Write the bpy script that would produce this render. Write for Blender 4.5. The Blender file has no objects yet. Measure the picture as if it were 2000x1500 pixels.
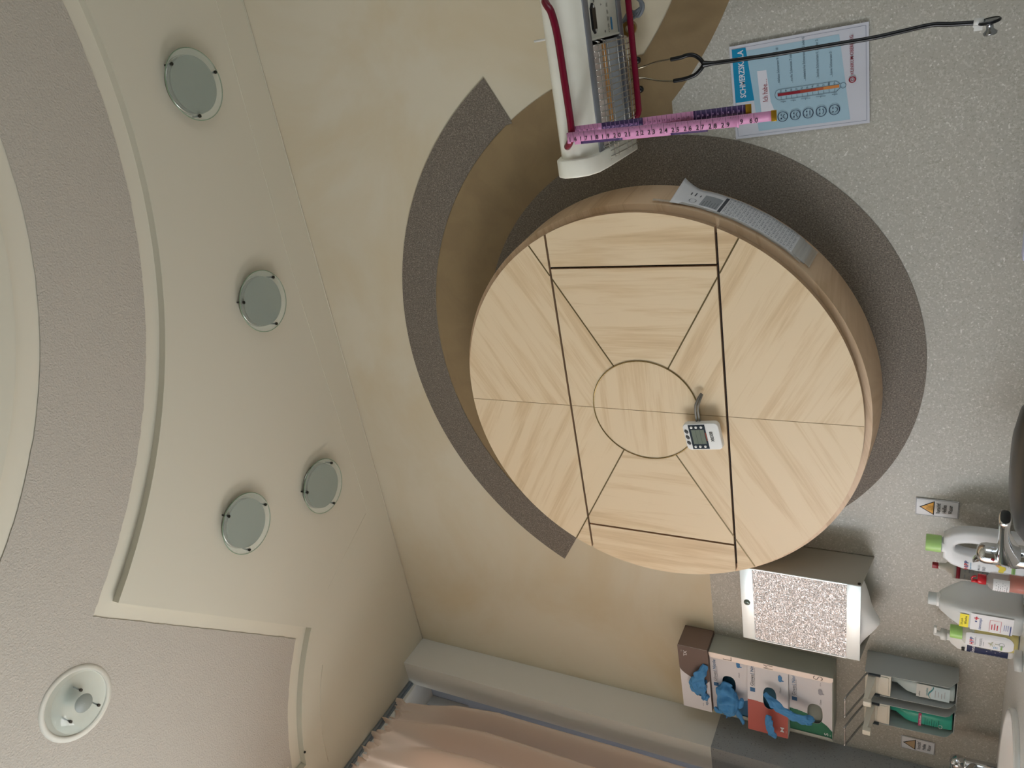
import bpy, bmesh, math, random
from mathutils import Vector, Matrix, noise
random.seed(7)
PI = math.pi
SC = bpy.context.scene
COL = SC.collection
CZ = 1.18            # eye height of the photographer
def W(x, y, z): return Vector((x, y - 2.0, z + CZ))   # measured frame (from the eye) -> room frame (wall_back at y = 0, floor at z = 0)

# ------------------------------------------------------------------ camera (phone held sideways: roll of about 90 degrees)
cam_d = bpy.data.cameras.new('camera'); cam = bpy.data.objects.new('camera', cam_d); COL.objects.link(cam)
cam_d.sensor_width = 36.0; cam_d.lens = 1520 / 2000 * 36.0; cam_d.clip_start = 0.05
cx = Vector((-0.16788708, 0.44902499, -0.87760497)); cyv = Vector((0.89670432, 0.43941127, 0.05328316)); czv = -Vector((-0.40955498, 0.77800662, 0.47641413))
m = Matrix((cx, cyv, czv)).transposed().to_4x4(); m.translation = W(0, 0, 0); cam.matrix_world = m
SC.camera = cam

# ------------------------------------------------------------------ daylight and exposure
SC.view_settings.view_transform = 'Standard'; SC.view_settings.look = 'None'; SC.view_settings.gamma = 1.0
SC.view_settings.use_curve_mapping = False
SC.view_settings.exposure = -0.86
world = bpy.data.worlds.new('daylight'); SC.world = world; world.use_nodes = True
bg = world.node_tree.nodes['Background']; bg.inputs['Color'].default_value = (0.80, 0.91, 1.0, 1); bg.inputs['Strength'].default_value = 2.5
def window_daylight(name, y0, y1, z0, z1, x, power, col=(0.90, 0.94, 0.99)):
    l = bpy.data.lights.new(name, 'AREA'); l.shape = 'RECTANGLE'; l.size = abs(y1 - y0); l.size_y = abs(z1 - z0)
    l.energy = power; l.color = col
    o = bpy.data.objects.new(name, l); COL.objects.link(o)
    o.location = W(x, (y0 + y1) / 2, (z0 + z1) / 2)
    o.rotation_euler = (PI / 2, 0, -PI / 2)      # shines towards +x
    o.rotation_euler = Matrix(((0, 0, -1), (-1, 0, 0), (0, 1, 0))).to_euler()
    return o
window_daylight('daylight_near_window', 1.02, -0.30, -0.35, 0.85, -2.80, 140)
window_daylight('added_fill_far_window', -0.70, -2.10, -0.30, 0.9, -2.80, 22)  # added lamp at an unseen window, general fill for the room
window_daylight('daylight_behind_curtain', 1.38, 1.05, 0.3, 1.75, -2.80, 18)
rd_ = window_daylight('added_fill_right_door', 0.9, -0.3, -1.0, 0.85, 2.16, 16); rd_.rotation_euler = Matrix(((0, 0, 1), (1, 0, 0), (0, 1, 0))).to_euler()  # added fill from an unseen door, lifts the faces turned to the right

# ------------------------------------------------------------------ materials
def lin(h):
    h = h.lstrip('#'); r = []
    for i in (0, 2, 4):
        c = int(h[i:i + 2], 16) / 255; r.append(c / 12.92 if c <= .04045 else ((c + .055) / 1.055) ** 2.4)
    return (*r, 1.0)
_M = {}
def mat(name, color='808080', rough=.6, metal=0.0, spec=None, trans=0, alpha=1, bump=None, speck=None, mottle=None, subsurf=0, ior=1.45, coat=0):
    if name in _M: return _M[name]
    m = bpy.data.materials.new(name); m.use_nodes = True; nt = m.node_tree; b = nt.nodes['Principled BSDF']; L = nt.links; N = nt.nodes
    b.inputs['Base Color'].default_value = lin(color); b.inputs['Roughness'].default_value = rough; b.inputs['Metallic'].default_value = metal
    b.inputs['IOR'].default_value = ior
    if trans: b.inputs['Transmission Weight'].default_value = trans
    if alpha < 1: b.inputs['Alpha'].default_value = alpha
    if coat: b.inputs['Coat Weight'].default_value = coat; b.inputs['Coat Roughness'].default_value = .1
    tc = N.new('ShaderNodeTexCoord'); src = tc.outputs['Object']
    colsock = None
    if mottle:   # (second colour, scale, contrast low, contrast high)
        n = N.new('ShaderNodeTexNoise'); n.inputs['Scale'].default_value = mottle[1]; n.inputs['Detail'].default_value = 5; n.inputs['Roughness'].default_value = .6; n.inputs['Distortion'].default_value = .6; L.new(src, n.inputs['Vector'])
        r = N.new('ShaderNodeValToRGB'); r.color_ramp.elements[0].position = mottle[2]; r.color_ramp.elements[1].position = mottle[3]
        r.color_ramp.elements[0].color = lin(color); r.color_ramp.elements[1].color = lin(mottle[0]); L.new(n.outputs['Fac'], r.inputs['Fac']); colsock = r.outputs['Color']
    if speck:    # list of (colour, scale, threshold)
        for ccol, sc, th in speck:
            n = N.new('ShaderNodeTexNoise'); n.inputs['Scale'].default_value = sc; n.inputs['Detail'].default_value = 2.0; L.new(src, n.inputs['Vector'])
            r = N.new('ShaderNodeValToRGB'); r.color_ramp.elements[0].position = th; r.color_ramp.elements[1].position = th + .05
            r.color_ramp.elements[0].color = (0, 0, 0, 1); r.color_ramp.elements[1].color = (1, 1, 1, 1); L.new(n.outputs['Fac'], r.inputs['Fac'])
            x = N.new('ShaderNodeMix'); x.data_type = 'RGBA'; L.new(r.outputs['Color'], x.inputs[0])
            if colsock: L.new(colsock, x.inputs[6])
            else: x.inputs[6].default_value = lin(color)
            x.inputs[7].default_value = lin(ccol); colsock = x.outputs[2]
    if colsock: L.new(colsock, b.inputs['Base Color'])
    if bump:     # (scale, strength, distance)
        n = N.new('ShaderNodeTexNoise'); n.inputs['Scale'].default_value = bump[0]; n.inputs['Detail'].default_value = 3; L.new(src, n.inputs['Vector'])
        bp = N.new('ShaderNodeBump'); bp.inputs['Strength'].default_value = bump[1]; bp.inputs['Distance'].default_value = bump[2]
        L.new(n.outputs['Fac'], bp.inputs['Height']); L.new(bp.outputs['Normal'], b.inputs['Normal'])
    _M[name] = m; return m

def wood(name, angle, tone=0, axis_plane='XZ', base=('E2CCAA', 'DAC19C', 'CBAF8A')):
    """pale veneer, grain running along `angle` in the wall plane"""
    if name in _M: return _M[name]
    m = bpy.data.materials.new(name); m.use_nodes = True; nt = m.node_tree; b = nt.nodes['Principled BSDF']; L = nt.links; N = nt.nodes
    tc = N.new('ShaderNodeTexCoord'); r0 = N.new('ShaderNodeVectorRotate'); r0.rotation_type = 'Y_AXIS'; r0.inputs['Angle'].default_value = angle
    L.new(tc.outputs['Object'], r0.inputs['Vector'])
    mp = N.new('ShaderNodeMapping'); mp.inputs['Scale'].default_value = (1.3, 1.0, 15); mp.inputs['Location'].default_value = (tone * 3.1, tone, tone * 7.7); L.new(r0.outputs['Vector'], mp.inputs['Vector'])
    n1 = N.new('ShaderNodeTexNoise'); n1.inputs['Scale'].default_value = 1.7; n1.inputs['Detail'].default_value = 4; n1.inputs['Roughness'].default_value = .55; n1.inputs['Distortion'].default_value = .5; L.new(mp.outputs['Vector'], n1.inputs['Vector'])
    mp2 = N.new('ShaderNodeMapping'); mp2.inputs['Scale'].default_value = (3, 1.0, 90); L.new(r0.outputs['Vector'], mp2.inputs['Vector'])
    n2 = N.new('ShaderNodeTexNoise'); n2.inputs['Scale'].default_value = 3; n2.inputs['Detail'].default_value = 3; L.new(mp2.outputs['Vector'], n2.inputs['Vector'])
    mx = N.new('ShaderNodeMath'); mx.operation = 'MULTIPLY_ADD'; mx.inputs[1].default_value = .22; L.new(n2.outputs['Fac'], mx.inputs[0])
    s = N.new('ShaderNodeMath'); s.operation = 'MULTIPLY'; s.inputs[1].default_value = .8; L.new(n1.outputs['Fac'], s.inputs[0]); L.new(s.outputs[0], mx.inputs[2])
    r = N.new('ShaderNodeValToRGB'); cr = r.color_ramp; cr.elements[0].position = .30; cr.elements[0].color = lin(base[2]); cr.elements[1].position = .68; cr.elements[1].color = lin(base[0])
    e = cr.elements.new(.44); e.color = lin(base[1]); e = cr.elements.new(.53); e.color = lin(base[0])
    L.new(mx.outputs[0], r.inputs['Fac']); L.new(r.outputs['Color'], b.inputs['Base Color'])
    b.inputs['Roughness'].default_value = .42; b.inputs['Specular IOR Level'].default_value = .35
    _M[name] = m; return m

M_WALL = mat('wiped_cream_wall_paint', 'D0C7B1', .8, mottle=('C9BA9B', 1.7, .42, .68), bump=(60, .15, .001))
M_SIDEWALL = mat('pale_wall_paint', 'DEDCD4', .85, bump=(90, .15, .001))
M_CEIL = mat('smooth_ceiling_paint', 'CCC6B3', .85, bump=(30, .08, .001))
M_BAND = mat('ceiling_border_paint', 'D3CCB9', .85, bump=(40, .1, .001))
M_STUCCO = mat('rough_ceiling_plaster', 'B7AFA2', .95, bump=(210, 1.0, .0026))
M_TERR = mat('speckled_wall_laminate', 'AFACA2', .38, speck=[('A3A095', 240, .58), ('BEBCB3', 210, .57), ('D4D2CB', 150, .66)])
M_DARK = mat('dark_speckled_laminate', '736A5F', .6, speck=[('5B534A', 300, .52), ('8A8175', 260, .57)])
M_BROWN = mat('brown_laminate', '8C7756', .55, mottle=('857051', 12, .4, .6))
M_SIDETERR = mat('side_wall_laminate', '9C9FA0', .5, speck=[('A5A6A4', 170, .64), ('777775', 210, .64)])
M_FLOOR = mat('floor_linoleum', '8E8A80', .5, mottle=('837F75', 8, .4, .6))
M_WHITE = mat('white_plastic', 'E9E9E6', .35)
M_LGREY = mat('grey_lacquered_steel', '7E8078', .45)
M_STEEL = mat('brushed_steel', 'B9BCBC', .33, metal=.9)
M_CHROME = mat('chrome', 'D6D8DA', .07, metal=1)
M_BLACK = mat('black_rubber', '0D0F12', .28)
M_INK = mat('black_ink', '16171B', .6)
M_CREAM = mat('cream_enamel', 'EDEBDE', .35, mottle=('E4E1D2', 6, .45, .7))
M_RED = mat('burgundy_plastic', '6E0B28', .2)
M_BLUEGREY = mat('blue_grey_window_frame', 'A0A9B8', .5)
M_PAPER = mat('white_paper', 'F2F2F4', .6)
M_EDGE = mat('veneer_edge', 'B99C7E', .45, mottle=('AB8D6E', 14, .35, .65))

# ------------------------------------------------------------------ object helpers
LOC = {}
def props(o, label=None, cat=None, group=None, kind=None):
    if label: o['label'] = label
    if cat: o['category'] = cat
    if group: o['group'] = group
    if kind: o['kind'] = kind
def thing(name, label, cat, at, group=None):
    o = bpy.data.objects.new(name, None); COL.objects.link(o); o.empty_display_size = .05
    o.location = W(*at); LOC[o] = W(*at); props(o, label, cat, group); return o
class MB:
    """collects shapes given in the measured frame"""
    def __init__(s): s.bm = bmesh.new()
    def _tag(s, faces, mi, smooth):
        for f in faces: f.material_index = mi; f.smooth = smooth
    def face(s, pts, mi=0, smooth=False):
        vs = [s.bm.verts.new(p) for p in pts]; f = s.bm.faces.new(vs); f.material_index = mi; f.smooth = smooth; return f
    def box(s, x0, x1, y0, y1, z0, z1, bevel=0, mi=0, rot=None, seg=2, smooth=False):
        b = bmesh.new(); bmesh.ops.create_cube(b, size=1)
        c = Vector(((x0 + x1) / 2, (y0 + y1) / 2, (z0 + z1) / 2))
        for v in b.verts: v.co = Vector((v.co.x * (x1 - x0), v.co.y * (y1 - y0), v.co.z * (z1 - z0)))
        if bevel: bmesh.ops.bevel(b, geom=b.edges[:], offset=bevel, segments=seg, profile=.5, affect='EDGES')
        mt = Matrix.Translation(c) @ (rot.to_4x4() if rot else Matrix.Identity(4))
        b.transform(mt); s.absorb(b, mi, smooth or bool(bevel)); return s
    def absorb(s, b, mi=0, smooth=False):
        mp = {v: s.bm.verts.new(v.co) for v in b.verts}
        for f in b.faces:
            try: g = s.bm.faces.new([mp[v] for v in f.verts]); g.material_index = mi; g.smooth = smooth
            except ValueError: pass
        b.free()
    def rings(s, rings, mi=0, smooth=True, caps=True, closed=False):
        R = [[s.bm.verts.new(p) for p in r] for r in rings]; n = len(R[0])
        prs = list(zip(R, R[1:])) + ([(R[-1], R[0])] if closed else [])
        for a, b in prs:
            for i in range(n):
                f = s.bm.faces.new((a[i], a[(i + 1) % n], b[(i + 1) % n], b[i])); f.material_index = mi; f.smooth = smooth
        if caps and not closed:
            for r in (R[0][::-1], R[-1]):
                f = s.bm.faces.new(r); f.material_index = mi; f.smooth = False
        return s
    def tube(s, pts, r, n=12, mi=0, closed=False, caps=True, ell=None):
        P = [Vector(p) for p in pts]; k = len(P); rr = r if isinstance(r, (list, tuple)) else [r] * k
        T = []
        for i in range(k):
            a = P[(i - 1) % k] if (i or closed) else P[i]; b = P[(i + 1) % k] if (i < k - 1 or closed) else P[i]
            T.append((b - a).normalized())
        up = Vector((0, 0, 1)) if abs(T[0].z) < .9 else Vector((0, 1, 0))
        u = (up - T[0] * up.dot(T[0])).normalized(); out = []
        for i in range(k):
            u = (u - T[i] * u.dot(T[i])).normalized(); v = T[i].cross(u)
            e = ell or (1, 1)
            out.append([P[i] + (u * math.cos(2 * PI * j / n) * e[0] + v * math.sin(2 * PI * j / n) * e[1]) * rr[i] for j in range(n)])
        return s.rings(out, mi, True, caps, closed)
    def cyl(s, p0, p1, r, n=24, mi=0, r2=None): return s.tube([p0, p1], [r, r if r2 is None else r2], n, mi)
    def lathe(s, prof, c, axis=(0, 0, 1), n=32, mi=0, caps=True, sx=1, sy=1, rot=0, power=1):
        """prof: list of (r, h) along axis from c; sx/sy squash, power<1 squares the section"""
        a = Vector(axis).normalized(); u = a.orthogonal().normalized() if abs(a.z) < .99 else Vector((1, 0, 0)); v = a.cross(u); c = Vector(c); out = []
        for r, h in prof:
            ring = []
            for j in range(n):
                t = 2 * PI * j / n; ca, sa = math.cos(t), math.sin(t)
                ca = math.copysign(abs(ca) ** power, ca) * sx; sa = math.copysign(abs(sa) ** power, sa) * sy
                ca, sa = ca * math.cos(rot) - sa * math.sin(rot), ca * math.sin(rot) + sa * math.cos(rot)
                ring.append(c + a * h + (u * ca + v * sa) * r)
            out.append(ring)
        return s.rings(out, mi, True, caps)
    def grid(s, fn, nu, nv, mi=0, smooth=True):
        V = [[s.bm.verts.new(fn(i / nu, j / nv)) for j in range(nv + 1)] for i in range(nu + 1)]
        for i in range(nu):
            for j in range(nv):
                f = s.bm.faces.new((V[i][j], V[i + 1][j], V[i + 1][j + 1], V[i][j + 1])); f.material_index = mi; f.smooth = smooth
        return s
    def prism(s, pts, y0, y1, mi=0, side=None, smooth_side=False):
        """outline in (x, z), thickness from y0 to y1"""
        n = len(pts); A = [s.bm.verts.new((x, y0, z)) for x, z in pts]; B = [s.bm.verts.new((x, y1, z)) for x, z in pts]
        f = s.bm.faces.new(A); f.material_index = mi; f = s.bm.faces.new(B[::-1]); f.material_index = mi
        for i in range(n):
            f = s.bm.faces.new((A[i], B[i], B[(i + 1) % n], A[(i + 1) % n])); f.material_index = mi if side is None else side; f.smooth = smooth_side
        return s
    def mesh(s, mt):
        s.bm.transform(mt); return s
def build(name, mb, mats, parent=None, at=None, label=None, cat=None, group=None, kind=None, recalc=True, shade=None, solidify=0, subsurf=0):
    """link mb as ONE object; parent given -> part, else top-level with origin `at`"""
    org = LOC[parent] if parent is not None else W(*(at or (0, 0, 0)))
    bm = mb.bm
    if recalc: bmesh.ops.recalc_face_normals(bm, faces=bm.faces[:])
    sh = W(0, 0, 0) - org
    for v in bm.verts: v.co += sh
    me = bpy.data.meshes.new(name); bm.to_mesh(me); bm.free()
    for mm in (mats if isinstance(mats, (list, tuple)) else [mats]): me.materials.append(mm)
    o = bpy.data.objects.new(name, me); COL.objects.link(o)
    if parent is not None: o.parent = parent; LOC[o] = org
    else: o.location = org; LOC[o] = org
    props(o, label, cat, group, kind)
    if subsurf: md = o.modifiers.new('s', 'SUBSURF'); md.levels = subsurf; md.render_levels = subsurf
    if solidify: md = o.modifiers.new('t', 'SOLIDIFY'); md.thickness = solidify; md.offset = 0
    if shade:
        md = o.modifiers.new('e', 'EDGE_SPLIT'); md.split_angle = shade
    return o
def shape2d(outlines, extrude=0, bevel=0, res=3):
    """filled flat shape with holes -> bmesh in local xy, thickness along z"""
    cu = bpy.data.curves.new('t', 'CURVE'); cu.dimensions = '2D'; cu.fill_mode = 'BOTH'; cu.extrude = extrude; cu.bevel_depth = bevel; cu.bevel_resolution = res
    for o in outlines:
        sp = cu.splines.new('POLY'); sp.points.add(len(o) - 1); sp.use_cyclic_u = True
        for i, p in enumerate(o): sp.points[i].co = (p[0], p[1], 0, 1)
    ob = bpy.data.objects.new('t', cu); me = bpy.data.meshes.new_from_object(ob); b = bmesh.new(); b.from_mesh(me)
    bmesh.ops.remove_doubles(b, verts=b.verts, dist=1e-6)
    bpy.data.objects.remove(ob); bpy.data.meshes.remove(me); bpy.data.curves.remove(cu); return b
_T = {}
def text_tris(s, bold=0):
    if (s, bold) in _T: return _T[(s, bold)]
    cu = bpy.data.curves.new('t', 'FONT'); cu.body = s; cu.size = 1; cu.resolution_u = 2; cu.offset = bold
    ob = bpy.data.objects.new('t', cu); me = bpy.data.meshes.new_from_object(ob)
    r = ([tuple(v.co) for v in me.vertices], [tuple(p.vertices) for p in me.polygons])
    bpy.data.objects.remove(ob); bpy.data.meshes.remove(me); bpy.data.curves.remove(cu); _T[(s, bold)] = r; return r
class Print:
    """flat printed marks: coordinates (u right, v up) mapped by fn(u, v, lift) into the measured frame"""
    def __init__(s, fn, step=.00012, start=.0003): s.fn = fn; s.lift = start; s.step = step; s.mb = MB(); s.mats = []
    def mi(s, m):
        if m not in s.mats: s.mats.append(m)
        return s.mats.index(m)
    def poly(s, pts, m, keep=False):
        s.mb.face([s.fn(u, v, s.lift) for u, v in pts], s.mi(m))
        if not keep: s.lift += s.step
    def rect(s, u0, v0, u1, v1, m, nu=1, keep=False):
        for i in range(nu):
            a = u0 + (u1 - u0) * i / nu; b = u0 + (u1 - u0) * (i + 1) / nu
            s.mb.face([s.fn(a, v0, s.lift), s.fn(b, v0, s.lift), s.fn(b, v1, s.lift), s.fn(a, v1, s.lift)], s.mi(m))
        if not keep: s.lift += s.step
    def line(s, a, b, w, m, keep=True):
        a = Vector(a); b = Vector(b); d = (b - a); n = Vector((-d.y, d.x)).normalized() * w / 2
        s.mb.face([s.fn(*(p), s.lift) for p in (a + n, a - n, b - n, b + n)], s.mi(m))
        if not keep: s.lift += s.step
    def ring(s, u, v, r, w, m, n=28, a0=0, a1=2 * PI, ry=None):
        ry = ry or r; k = max(3, int(n))
        for i in range(k):
            t0 = a0 + (a1 - a0) * i / k; t1 = a0 + (a1 - a0) * (i + 1) / k
            q = [(u + (r + e) * math.cos(t), v + (ry + e) * math.sin(t)) for t, e in ((t0, w / 2), (t0, -w / 2), (t1, -w / 2), (t1, w / 2))]
            s.mb.face([s.fn(*p, s.lift) for p in q], s.mi(m))
    def disc(s, u, v, r, m, n=20, ry=None):
        ry = ry or r; s.poly([(u + r * math.cos(2 * PI * i / n), v + ry * math.sin(2 * PI * i / n)) for i in range(n)], m)
    def text(s, t, u, v, size, m, width=None, align='l', rot=0, bold=.008, shear=0):
        vs, fs = text_tris(t, bold)
        if not vs: return
        x0 = min(p[0] for p in vs); x1 = max(p[0] for p in vs); sx = size if width is None else width / (x1 - x0)
        off = {'l': 0, 'c': .5, 'r': 1}[align]; c, sn = math.cos(rot), math.sin(rot); nv = []
        for p in vs:
            a = ((p[0] - x0) - (x1 - x0) * off) * sx; b = p[1] * size; a += b * shear
            nv.append(s.mb.bm.verts.new(s.fn(u + a * c - b * sn, v + a * sn + b * c, s.lift)))
        k = s.mi(m)
        for f in fs:
            try: g = s.mb.bm.faces.new([nv[i] for i in f]); g.material_index = k
            except ValueError: pass
        s.lift += s.step
    def build(s, name, parent, **k): return build(name, s.mb, s.mats, parent, recalc=False, **k)
def planar(o, u, v):
    o = Vector(o); u = Vector(u).normalized(); v = Vector(v).normalized(); n = u.cross(v)
    return lambda a, b, l: o + u * a + v * b + n * l
def arc(c, r, a0, a1, n): return [(c[0] + r * math.cos(math.radians(a0 + (a1 - a0) * i / n)), c[1] + r * math.sin(math.radians(a0 + (a1 - a0) * i / n))) for i in range(n + 1)]
def copy_tree(o, parent=None):
    c = o.copy(); COL.objects.link(c); c.parent = parent
    for ch in list(o.children): copy_tree(ch, c)
    return c

# ================================================================== THE ROOM
XL, XR, YB, ZF, H, H2 = -2.344, 2.0, -3.2, -CZ, 1.92, 1.945
# back wall (the one with the cabinet), plain slab with its floor-standing laminate sheets
mb = MB(); mb.box(XL - .6, XR + .1, 2.0, 2.12, ZF, H + .12); build('wall_back', mb, M_WALL, at=(0, 2, ZF), kind='structure')
c1 = (-.937, .645); c2 = (.36, 1.19)
tl = [(XL + .0005, .612)] + [(-.2275, .612)] + arc(c2, .824, 224.5, 395, 60) + [(XR, 1.66), (XR, ZF + .001), (XL + .0005, ZF + .001)]
b = shape2d([tl]); mb = MB()
for v in b.verts: v.co = Vector((v.co.x, 1.998, v.co.y))
mb.absorb(b)
build('trim_1', mb, M_TERR, at=(0, 2, ZF), kind='structure', label='light grey speckled laminate covering the lower wall')
mb = MB()
# brown sweep left of the lamp, then the one running down to the right
o = arc(c1, .826, -3, 150, 90) + [(-1.40, .60), (-.14, .55)]; b = shape2d([o])
for v in b.verts: v.co = Vector((v.co.x, 1.9985, v.co.y))
mb.absorb(b)
o = arc(c2, .70, 224, 400, 60); i_ = arc(c2, .826, 224, 400, 60)[::-1]
b = shape2d([o + i_])
for v in b.verts: v.co = Vector((v.co.x, 1.9975, v.co.y))
mb.absorb(b)
build('trim_2', mb, M_BROWN, at=(0, 2, ZF), kind='structure', label='brown curved laminate band behind cabinet and lamp')
mb = MB()
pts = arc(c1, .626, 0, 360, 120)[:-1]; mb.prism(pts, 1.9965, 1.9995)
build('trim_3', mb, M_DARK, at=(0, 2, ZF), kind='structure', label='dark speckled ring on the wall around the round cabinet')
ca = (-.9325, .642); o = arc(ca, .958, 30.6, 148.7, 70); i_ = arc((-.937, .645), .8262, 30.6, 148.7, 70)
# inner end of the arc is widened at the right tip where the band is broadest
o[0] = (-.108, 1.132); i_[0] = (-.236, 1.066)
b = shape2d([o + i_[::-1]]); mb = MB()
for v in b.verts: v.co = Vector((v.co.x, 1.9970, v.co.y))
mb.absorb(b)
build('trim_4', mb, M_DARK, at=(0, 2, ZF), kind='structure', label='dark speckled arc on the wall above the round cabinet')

# left wall: short pier beside the corner, then the window niche
mb = MB(); mb.box(XL - .116, XL, 1.850, 2.0, ZF, H + .1)
mb.box(XL - .30, XL, -3.2, 1.85, ZF, -.42); mb.box(XL - .30, XL - .0, -.62, -.30, -.42, H); mb.box(XL - .3, XL, -3.2, -2.2, -.42, H); 
mb.box(XL - .50, XL - .30, 1.0, 1.93, -1.18, -.42)
build('wall_left', mb, M_SIDEWALL, at=(XL, 0, ZF), kind='structure')
mb = MB(); mb.box(XL - .1165, XL + .002, 1.8485, 1.9985, ZF, .612); build('trim_5', mb, M_SIDETERR, at=(XL, 1.9, ZF), kind='structure', label='grey laminate on the pier beside the window')
mb = MB(); mb.box(XR, XR + .1, YB, -.4, ZF, H + .1); mb.box(XR, XR + .1, 1.0, 2.0, ZF, H + .1); mb.box(XR, XR + .1, -.4, 1.0, .92, H + .1); build('wall_right', mb, M_SIDEWALL, at=(XR, 0, ZF), kind='structure')
mb = MB(); mb.box(XL - .3, XR + .1, YB - .1, YB, ZF, H + .1); build('wall_front', mb, mat('tan_wall_paint', '9A9080', .85), at=(0, YB, ZF), kind='structure')
mb = MB(); mb.box(XL - .6, XR + .1, YB - .1, 2.12, ZF - .1, ZF); build('floor', mb, M_FLOOR, at=(0, 0, ZF), kind='structure')

# window frame of the niche: wide blue-grey post by the pier, head, mullions; thin panes
wx0, wx1 = XL - .34, XL - .28
mb = MB()
mb.box(wx0, wx1, 1.42, 1.93, -.42, H, .004); mb.box(XL - .62, XL - .1165, 1.93, 2.0, -.42, H + .0)  # post widened behind the curtain to keep window light off the reveal
mb.box(wx0, wx1, -.62, 1.93, 1.82, H + .05, .004); mb.box(wx0, wx1, -.30, 1.93, -.42, -.34, .004)
for yy in (1.24, .45): mb.box(wx0, wx1, yy - .035, yy + .035, -.34, 1.82, .004)
M_PANE = mat('window_pane', 'F4F8F8', .02, alpha=.07)
win1 = build('window_1', mb, M_BLUEGREY, at=(wx0, .8, -.42), kind='structure')
mb = MB()
mb.box(wx0, wx1, -2.2, -.62, 1.74, H, .004); mb.box(wx0, wx1, -2.2, -.62, -.42, -.34, .004)
for yy in (-.66, -1.4, -2.16): mb.box(wx0, wx1, yy - .035, yy + .035, -.34, 1.74, .004)
win2 = build('added_fill_window', mb, M_BLUEGREY, at=(wx0, -1.4, -.42), kind='structure')  # unseen second window, put in as an opening for the fill
mb = MB(); mb.face([(wx0 + .03, 1.42, -.34), (wx0 + .03, -.30, -.34), (wx0 + .03, -.30, 1.82), (wx0 + .03, 1.42, 1.82)]); build('pane', mb, M_PANE, win1)
mb = MB(); mb.face([(wx0 + .03, -.66, -.34), (wx0 + .03, -2.16, -.34), (wx0 + .03, -2.16, 1.74), (wx0 + .03, -.66, 1.74)]); build('pane', mb, M_PANE, win2)
# white head board and blue strip standing in for the glass gap, seen above the curtain
mb = MB(); mb.box(XL - .275, XL - .117, 1.40, 1.929, 1.885, 1.915, .002); mb.box(XL - .279, XL - .258, -.3, 1.929, 1.70, 1.89, .002)
build('trim_6', mb, M_SIDEWALL, at=(XL - .2, 1.6, 1.9), kind='structure', label='pale head board over the window')
mb = MB(); mb.box(XL - .258, XL - .244, .9, 1.868, 1.842, 1.872, .002); build('trim_7', mb, mat('blue_gap_strip', '4F7EA3', .4), at=(XL - .25, 1.5, 1.85), kind='structure', label='blue strip standing in for the glass gap under the window head')

# unseen glazed door, added on the right as an opening for fill light
mb = MB()
for a_, b_ in ((-.4, -.34), (.94, 1.0), (.27, .33)): mb.box(XR + .02, XR + .07, a_, b_, ZF, .92, .003)
mb.box(XR + .02, XR + .07, -.4, 1.0, .86, .92, .003); mb.box(XR + .02, XR + .07, -.4, 1.0, ZF, ZF + .12, .003)
dr1 = build('added_fill_door', mb, M_WHITE, at=(XR, .3, ZF), kind='structure')
mb = MB(); mb.face([(XR + .045, -.34, ZF + .12), (XR + .045, .94, ZF + .12), (XR + .045, .94, .86), (XR + .045, -.34, .86)]); build('pane', mb, M_PANE, dr1)
# ------------------------------------------------------------------ ceiling: lowered smooth plasterboard with a recessed rough-plaster ring
cc = (.058, -.268)
hole_arc = arc(cc, 1.738, 137.5, -140, 110)          # from the left corner over the top, round behind the camera
Ls = (-1.812, 1.468)
lc = (-2.42, 2.15)
aa0 = math.degrees(math.atan2(Ls[1] - lc[1], Ls[0] - lc[0])); 
left_arc = arc(lc, .914, aa0, -80, 16)
hole = hole_arc[:]                                   # ends lower left
hole += [(-2.25, -1.45), (-2.255, .95), (-2.262, 1.25)] + left_arc[::-1]
outer = [(XL - .118, 2.0), (XR, 2.0), (XR, YB), (XL - .118, YB)]
inner_disc = arc(cc, 1.33, 0, 360, 120)[:-1]
b = shape2d([outer, hole]); mb = MB()
for v in b.verts: v.co.z = H
mb.absorb(b)
# risers of the recess
n = len(hole); A = [mb.bm.verts.new((x, y, H)) for x, y in hole]; B = [mb.bm.verts.new((x, y, H2 + .003)) for x, y in hole]
for i in range(n): mb.bm.faces.new((A[i], A[(i + 1) % n], B[(i + 1) % n], B[i]))
b = shape2d([inner_disc])
for v in b.verts: v.co.z = H
mb.absorb(b)
n = len(inner_disc); A = [mb.bm.verts.new((x, y, H)) for x, y in inner_disc]; B = [mb.bm.verts.new((x, y, H2 + .003)) for x, y in inner_disc]
for i in range(n): mb.bm.faces.new((A[i], A[(i + 1) % n], B[(i + 1) % n], B[i]))
mb.box(XL - .6, XR + .1, YB - .1, 2.12, H2 + .004, H2 + .12)
ceiling = build('ceiling', mb, M_CEIL, at=(0, 0, H), kind='structure')
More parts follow.
